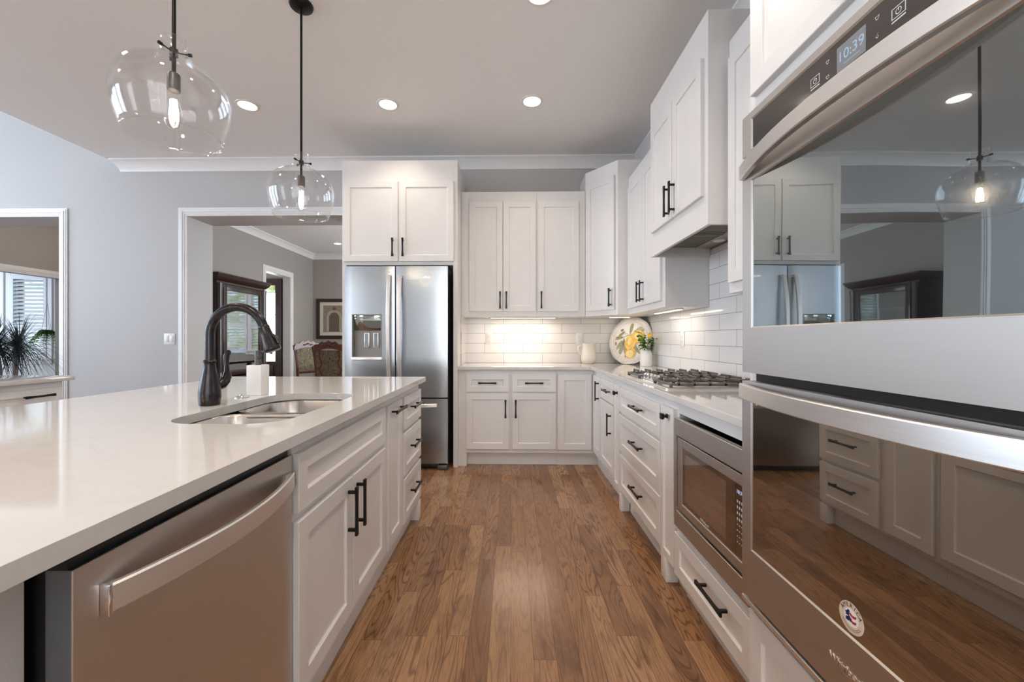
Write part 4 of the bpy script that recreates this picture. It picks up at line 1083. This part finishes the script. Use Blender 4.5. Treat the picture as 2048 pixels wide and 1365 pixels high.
downlight(.168, 3.258, 'lit recessed ceiling light above the aisle near the back wall, right of the other two', power=DLP)
downlight(-.995, 3.28, 'lit recessed ceiling light between the second pendant and the aisle, middle of the far row', power=DLP)
downlight(-2.141, 3.274, 'lit recessed ceiling light beside the near pendant globe, leftmost of the far row', power=DLP)
downlight(.16, 2.24, 'lit recessed ceiling light cut off by the top edge of the photo', power=DLP)
downlight(-3.45, 8.05, 'small lit recessed ceiling light in the dining room beyond the doorway', power=10)
for x, y in ((.16, 1.0), (-.95, .6), (-2.2, 1.6), (.1, -1.2), (-2.2, -.6), (-2.6, 6.6)):  # more spots without fixtures, added out of view to even the light
    d_ = bpy.data.lights.new('ceiling_spot', 'SPOT'); d_.energy = 30; d_.color = (1.0, .84, .68); d_.spot_size = R(125); d_.spot_blend = .7; d_.shadow_soft_size = .06
    o = bpy.data.objects.new('ceiling_spot', d_); COL.objects.link(o); o.location = (x, y, ZC - .02)

d_ = bpy.data.lights.new('hall_fill_light', 'POINT'); d_.energy = 15; d_.color = (1.0, .95, .90); d_.shadow_soft_size = .12  # unseen light added above the opening to brighten the hall wall
o = bpy.data.objects.new('hall_fill_light', d_); COL.objects.link(o); o.location = (-5.6, 5.7, 2.85)
def pendant(x, y, label, dz=0):
    z0 = 1.862
    t = thing('pendant_light', label, 'pendant light', (x, y, z0), 'glass pendants over the island')
    MB().lathe([(0, ZC), (.062, ZC), (.064, ZC - .006), (.060, ZC - .016), (.050, ZC - .022), (0, ZC - .024)], (x, y, 0), 32).build('canopy', 'black_metal', t)
    MB().lathe([(.0065, ZC - .02), (.0065, 2.19), (.0065, 2.085)], (x, y, 0), 14).build('rod', 'black_metal', t)
    P_ = [(.143, 1.862), (.150, 1.882), (.162, 1.92), (.171, 1.955), (.1745, 1.992), (.171, 2.027), (.159, 2.060), (.137, 2.088), (.105, 2.110), (.075, 2.124), (.056, 2.136), (.045, 2.152), (.040, 2.172), (.0395, 2.19), (.0405, 2.212)]
    m = MB(); m.lathe(P_, (x, y, 0), 64)
    g = m.build('glass_shade', 'clear_glass', t, angle=80)
    so = g.modifiers.new('thickness', 'SOLIDIFY'); so.thickness = .003
    m = MB(); m.tube([(x + .143 * math.cos(a_), y + .143 * math.sin(a_), 1.862) for a_ in [2 * math.pi * k / 48 for k in range(49)]], .0022, 6); m.build('shade_rim', 'clear_glass', g)
    m = MB(); m.lathe([(.0075, 2.18), (.013, 2.178), (.013, 2.155), (.0075, 2.153)], (x, y, 0), 16)
    for a_ in (20, 140, 260):
        c_, s_ = math.cos(R(a_)), math.sin(R(a_)); m.tube([(x + .012 * c_, y + .012 * s_, 2.167), (x + .042 * c_, y + .042 * s_, 2.167), (x + .043 * c_, y + .043 * s_, 2.167), (x + .054 * c_, y + .054 * s_, 2.167)], [.0028, .0028, .006, .006], 8)
    m.build('shade_holder', 'black_metal', t)
    MB().lathe([(0, 2.092), (.017, 2.09), (.0195, 2.086), (.0195, 2.03), (.017, 2.028), (0, 2.027)], (x, y, 0), 24).build('lamp_socket', 'dark_pewter', t)
    b = MB().lathe([(.0125, 2.030), (.0135, 2.015), (.019, 1.988), (.0265, 1.957), (.0295, 1.935), (.0275, 1.914), (.018, 1.898), (0, 1.892)], (x, y, 0), 28).build('bulb', 'clear_glass', t, angle=70)
    m = MB()
    for k in range(6):
        a_ = 2 * math.pi * k / 6; c_, s_ = math.cos(a_), math.sin(a_)
        m.tube([(x + .007 * c_, y + .007 * s_, 1.998), (x + .0125 * c_, y + .0125 * s_, 1.955), (x + .012 * c_, y + .012 * s_, 1.926)], .0024, 6)
    m.build('filament', 'filament', b)
    return t
pn_ = pendant(-1.20, 1.43, 'nearer clear glass globe pendant, its black rod cut by the photo top')
for c_ in pn_.children:
    if not c_.name.startswith('canopy'): c_.location.z += .02
pendant(-1.19, 2.292, 'farther clear glass globe pendant hanging from a black canopy')

# ------------------------------------------------------------------ left peninsula and plants
pn = thing('peninsula_cabinet', 'white cabinet with one drawer at the far left, under its own counter', 'cabinet', (-3.35, 2.1, 0))
fp = f_left(-3.05)
carcass(fp, pn, 1.2, 2.72, .62, .10, CB - .001, True, -.06)
d = shaker(fp, pn, 2.28, 2.70, .682, .845, 'drawer', rail=.045); bar_handle(fp, d, 2.55, .80, False, .165)
d = shaker(fp, pn, 2.28, 2.70, .15, .665)
d = shaker(fp, pn, 1.75, 2.26, .682, .845, 'drawer', rail=.045); bar_handle(fp, d, 2.0, .80, False, .165)
d = shaker(fp, pn, 1.75, 2.26, .15, .665)
o = MB().box(-3.70, -3.005, 1.2, 2.76, CB, CT, .004, 2).build('peninsula_countertop', 'quartz', None, 'white quartz countertop on the far left cabinet', 'countertop')
sx_, sy_ = -3.95, 3.13
pt = thing('spiky_plant', 'dark spiky leaved houseplant behind the far left counter', 'plant', (sx_, sy_, 0))
MB().lathe([(0, 0), (.12, 0), (.13, .02), (.155, .62), (.165, .66), (.150, .66), (.14, .60), (0, .58)], (sx_, sy_, 0), 32).build('planter', 'planter_glaze', pt)
m = MB()
for k in range(4):
    a_ = k * 1.6; m.tube([(sx_ + .03 * math.cos(a_), sy_ + .03 * math.sin(a_), .58), (sx_ + .06 * math.cos(a_), sy_ + .06 * math.sin(a_), .95), (sx_ + .08 * math.cos(a_), sy_ + .08 * math.sin(a_), 1.08 + .05 * (k % 2))], .012, 8)
m.build('canes', 'planter_glaze', pt)
m = MB(); rnd = random.Random(11)
for k in range(4):
    a0 = k * 1.6; cx_, cy_, cz_ = sx_ + .08 * math.cos(a0), sy_ + .08 * math.sin(a0), 1.08 + .05 * (k % 2)
    for j in range(150):
        a_ = rnd.uniform(0, 2 * math.pi); el_ = rnd.uniform(-.35, 1.35); ln = rnd.uniform(.16, .33); w = rnd.uniform(.0025, .0045)
        d_ = Vector((math.cos(a_) * math.cos(el_), math.sin(a_) * math.cos(el_), math.sin(el_))); b_ = Vector((cx_, cy_, cz_ - .05 + .10 * rnd.random()))
        s_ = d_.cross(Vector((0, 0, 1))).normalized(); L1, L2 = [], []
        for q_ in range(7):
            t = q_ / 6; c = b_ + d_ * ln * t - Vector((0, 0, 1)) * .16 * t ** 2.2 * (1.2 - el_ * .6); ww = w * (1 - t) ** .7 + .0004
            L1.append(c + s_ * ww); L2.append(c - s_ * ww)
        m.loft([L1, L2], closed=False)
m.build('foliage', 'spike_leaf', pt, recalc=False, angle=80)
hf = thing('hanging_fern', 'small green fern hanging in a glass pot by the sunroom window', 'plant', (-7.60, 6.55, 1.1))
hx_, hy_ = -7.60, 6.55
MB().lathe([(0, 1.12), (.05, 1.125), (.085, 1.17), (.09, 1.21), (.075, 1.25), (.07, 1.25)], (hx_, hy_, 0), 28).build('glass_pot', 'clear_glass', hf)
m = MB()
for k in range(3): a_ = k * 2.1; m.tube([(hx_ + .075 * math.cos(a_), hy_ + .075 * math.sin(a_), 1.24), (hx_, hy_, 1.75)], .002, 5)
m.tube([(hx_, hy_, 1.75), (hx_, hy_, ZC)], .002, 5); m.build('hanger', 'planter_glaze', hf)
m = MB(); rnd = random.Random(3)
for k in range(60):
    a_ = rnd.uniform(0, 2 * math.pi); ln = rnd.uniform(.10, .28); p = [Vector((hx_ + ln * t * math.cos(a_) * .9, hy_ + ln * t * math.sin(a_) * .9, 1.25 + .22 * t - .42 * t * t * (ln / .22))) for t in [q_ / 10 for q_ in range(11)]]
    for q_ in range(1, 11):
        tg2 = (p[q_] - p[q_ - 1]).normalized(); s_ = tg2.cross(Vector((0, 0, 1))).normalized()
        for sg in (-1, 1): leaf(m, p[q_], s_ * sg + tg2 * .4, .06 * (1.1 - q_ / 12), .018, n=3)
m.build('fronds', 'leaf_fern', hf, recalc=False, angle=80)

# ------------------------------------------------------------------ dining room furniture
cc = thing('china_cabinet', 'dark carved wooden china cabinet with glass door in the dining room', 'cabinet', (-4.22, 6.12, 0))
fcx = f_left(-4.02); C0, C1 = 5.50, 6.58
m = MB(fcx); dep = .42
m.box(C0, C1, -dep, -dep + .02, 0, 1.98); m.box(C0, C0 + .03, -dep + .02, 0, 0, 1.98); m.box(C1 - .03, C1, -dep + .02, 0, 0, 1.98); m.box(C0 + .03, C1 - .03, -dep + .02, 0, 0, .62); m.box(C0 + .03, C1 - .03, -dep + .02, 0, 1.94, 1.98)
m.build('carcass', 'dark_walnut', cc)
m = MB(fcx); P2 = [(0, 1.97), (.02, 1.98), (.035, 2.0), (.05, 2.015), (.065, 2.05), (.075, 2.055), (.075, 2.075), (-dep, 2.075), (-dep, 1.97)]
m.loft([[(uu - (p[0] if s_ < 0 else -p[0]) if p[0] > 0 else uu, p[0], p[1]) for p in P2] for uu, s_ in ((C0, -1), (C1, 1))]); m.build('cornice', 'dark_walnut', cc)
for uu in (C0 + .045, C1 - .045):
    m = MB(fcx); loops = []
    for zz in (.62, .66, .70, .705, 1.84, 1.845, 1.88, 1.94):
        r_ = .042 if zz in (.66, .62, 1.88, 1.94) else .034
        loops.append([(uu + r_ * (1 + .10 * ((k % 2) * 2 - 1)) * math.cos(2 * math.pi * k / 24), .012 + r_ * .9 * math.sin(2 * math.pi * k / 24), zz) for k in range(24)])
    m.loft(loops); m.build('fluted_pilaster', 'dark_walnut', cc, angle=20)
m = MB(fcx); g0_, g1_ = C0 + .10, C1 - .10
for a_, b_, c_, e_ in ((g0_, g0_ + .07, .64, 1.93), (g1_ - .07, g1_, .64, 1.93), (g0_ + .07, g1_ - .07, .64, .72), (g0_ + .07, g1_ - .07, 1.85, 1.93)): m.box(a_, b_, 0, .025, c_, e_, .004, 2)
cdr = m.build('glass_door', 'dark_walnut', cc)
MB(fcx).box(g0_ + .07, g1_ - .07, .008, .013, .72, 1.85).build('door_pane', 'cabinet_glass', cdr)
for zz in (1.0, 1.32, 1.62): MB(fcx).box(C0 + .031, C1 - .031, -dep + .021, -.02, zz, zz + .008).build('shelf', 'cabinet_glass', cc)
ro = thing('rooster_figurine', 'green and cream ceramic rooster on a shelf inside the china cabinet', 'figurine', (-4.2, 5.85, 1.008))
rx, ry, rz_ = -4.18, 5.86, 1.008
m = MB(); m.tube([(rx, ry + .09, rz_ + .085), (rx, ry + .06, rz_ + .08), (rx, ry, rz_ + .08), (rx, ry - .04, rz_ + .11), (rx, ry - .06, rz_ + .16), (rx, ry - .075, rz_ + .185), (rx, ry - .10, rz_ + .18)], [.02, .045, .055, .045, .028, .026, .006], 16); m.lathe([(.04, 0), (.045, .008), (.02, .02), (.02, .06)], (rx, ry, rz_), 16, True); m.build('body', 'rooster_cream', ro, angle=60)
m = MB()
for k in range(5): m.tube([(rx, ry + .07, rz_ + .09), (rx + .01 * (k - 2), ry + .12, rz_ + .13 + .02 * k), (rx + .015 * (k - 2), ry + .13 - .01 * k, rz_ + .19 + .025 * k), (rx + .02 * (k - 2), ry + .17 - .02 * k, rz_ + .18 + .03 * k)], [.012, .014, .010, .003], 8)
m.build('tail_feathers', 'rooster_green', ro, angle=60)
m = MB(); m.prism([(ry - .09, rz_ + .20), (ry - .085, rz_ + .222), (ry - .075, rz_ + .208), (ry - .068, rz_ + .225), (ry - .058, rz_ + .206), (ry - .052, rz_ + .215), (ry - .05, rz_ + .19)], 'u', rx - .006, rx + .006); m.build('comb', 'rooster_red', ro)
# picture on the far dining wall
pi = thing('framed_picture', 'framed sepia print of an arched doorway on the dining room wall', 'picture', (-4.0, 9.08, 1.4))
fpi = f_back(DY - .002); a_, b_, c_, e_ = -4.37, -3.57, 1.165, 2.065
m = MB(fpi); w = .075
for q in ((a_, a_ + w, c_, e_), (b_ - w, b_, c_, e_), (a_ + w, b_ - w, c_, c_ + w), (a_ + w, b_ - w, e_ - w, e_)): m.box(q[0], q[1], 0, .035, q[2], q[3], .006, 2)
m.build('frame', 'dark_walnut', pi)
MB(fpi).box(a_ + w, b_ - w, .004, .012, c_ + w, e_ - w).build('mat', 'mat_board', pi)
pr2 = MB(fpi).box(a_ + .15, b_ - .15, .012, .0125, c_ + .15, e_ - .15).build('print', 'picture_ink_mid', pi)
m = MB(fpi); cx_ = (a_ + b_) / 2; arc = [(cx_ + .11 * math.cos(R(t)), 1.64 + .11 * math.sin(R(t))) for t in range(0, 181, 15)]
m.poly([(p[0], .0127, p[1]) for p in arc] + [(cx_ - .11, .0127, 1.33), (cx_ + .11, .0127, 1.33)])
m.poly([(cx_ + .045 * math.cos(R(t)), .0127, 1.835 + .045 * math.sin(R(t))) for t in range(0, 360, 20)])
m.build('arch_drawing', 'picture_ink', pr2)
m = MB(fpi)
for ro_, ri_, zc_ in ((.165, .155, 1.64), (.135, .128, 1.64)):
    m.loft([[(cx_ + q * math.cos(R(t)), .0128, zc_ + q * math.sin(R(t))) for t in range(0, 181, 12)] for q in (ro_, ri_)], closed=False)
    for s_ in (-1, 1): m.box(cx_ + s_ * (ro_ + ri_) / 2 - .005, cx_ + s_ * (ro_ + ri_) / 2 + .005, .0126, .0129, 1.33, 1.64)
m.build('arch_lines', 'mat_board', pr2)
# carved dining chairs
def chair(label):
    t = thing('dining_chair', label, 'chair', (0, 0, 0), 'carved dining chairs')
    # local: seat faces -y, back at +y ... back stands at y=.22
    MB().box(-.25, .25, -.24, .22, .40, .44, .008).build('seat_rail', 'chair_wood', t)
    MB().box(-.24, .24, -.23, .20, .44, .505, .02, 3).build('seat', 'tapestry', t)
    for sx2 in (-.22, .22):
        m = MB(); m.lathe([(.0, 0), (.022, 0), (.028, .03), (.018, .07), (.03, .2), (.036, .33), (.03, .37), (.034, .40)], (sx2, -.20, 0), 16, True); m.build('leg', 'chair_wood', t)
        m = MB(); m.tube([(sx2, .26, 0), (sx2, .215, .25), (sx2, .20, .44), (sx2, .225, .75), (sx2 * 1.04, .285, 1.08), (sx2 * 1.12, .305, 1.12)], [.02, .022, .024, .022, .022, .012], 10); m.build('leg', 'chair_wood', t)
    bf = lambda z_: .205 + (z_ - .5) * .13
    m = MB(); n = 16
    top = []; bot = []
    for k in range(n + 1):
        x = -.25 + .5 * k / n; q_ = abs(x) / .25; zt2 = 1.10 + .10 * math.cos(q_ * math.pi / 2) ** .7 + .015 * math.cos(x * 60); zb2 = 1.03 + .055 * math.cos(q_ * math.pi / 2)
        top.append((x, zt2)); bot.append((x, zb2))
    ol = top + bot[::-1]
    m.loft([[(p[0], bf(p[1]) - .018, p[1]) for p in ol], [(p[0], bf(p[1]) + .022, p[1]) for p in ol]]); cr_ = m.build('crest_rail', 'chair_wood', t)
    m = MB()
    for s_ in (-1, 0, 1):
        for sd_ in (-.026, .030):
            m.lathe([(0, -.012), (.02, -.008), (.026, 0), (.02, .008), (0, .012)], (s_ * .06, bf(1.12) + sd_, 1.13 + (.02 if s_ == 0 else 0)), 12)
    m.build('carved_scroll', 'chair_wood', cr_)
    m = MB()
    for z0_, z1_ in ((.60, .66),): m.box(-.21, .21, .205, .24, z0_, z1_, .006)
    for s_ in (-1, 1):
        m.tube([(s_ * .13, bf(.66) + .005, .66), (s_ * .165, bf(.75) + .005, .75), (s_ * .12, bf(.85) + .005, .85), (s_ * .15, bf(.95) + .005, .95), (s_ * .14, bf(1.06) + .005, 1.06)], .016, 8)
    m.build('back_frame', 'chair_wood', t)
    m = MB(); m.loft([[(-.205, bf(z_) - .012, z_), (.205, bf(z_) - .012, z_), (.205, bf(z_) + .014, z_), (-.205, bf(z_) + .014, z_)] for z_ in (.66, .8, .95, 1.06)]); m.build('back_cushion', 'tapestry', t)
    return t
ch = chair('carved wooden dining chair with tapestry back, nearest the doorway'); ch.scale = (1, 1, .94); ch.location = (-2.68, 6.25, 0); ch.rotation_euler = (0, 0, R(180))
dup(ch, (-3.36, 7.0, 0), R(58), 'carved wooden dining chair turned sideways, left of the nearest one')
dup(ch, (-3.2, 8.1, 0), R(4), 'carved wooden dining chair mostly hidden behind the nearest one')
for c_ in [o for o in COL.objects if o.name.startswith('dining_chair')]:
    pass
dt = thing('dining_table', 'dark wooden dining table hidden behind the chairs', 'table', (-2.6, 7.15, 0))
MB().box(-3.15, -2.05, 6.55, 7.75, .72, .76, .008).build('tabletop', 'dark_walnut', dt)
for x in (-3.05, -2.15):
    for y in (6.65, 7.65): MB().lathe([(0, 0), (.035, 0), (.045, .1), (.03, .3), (.05, .6), (.04, .72)], (x, y, 0), 16).build('leg', 'dark_walnut', dt)
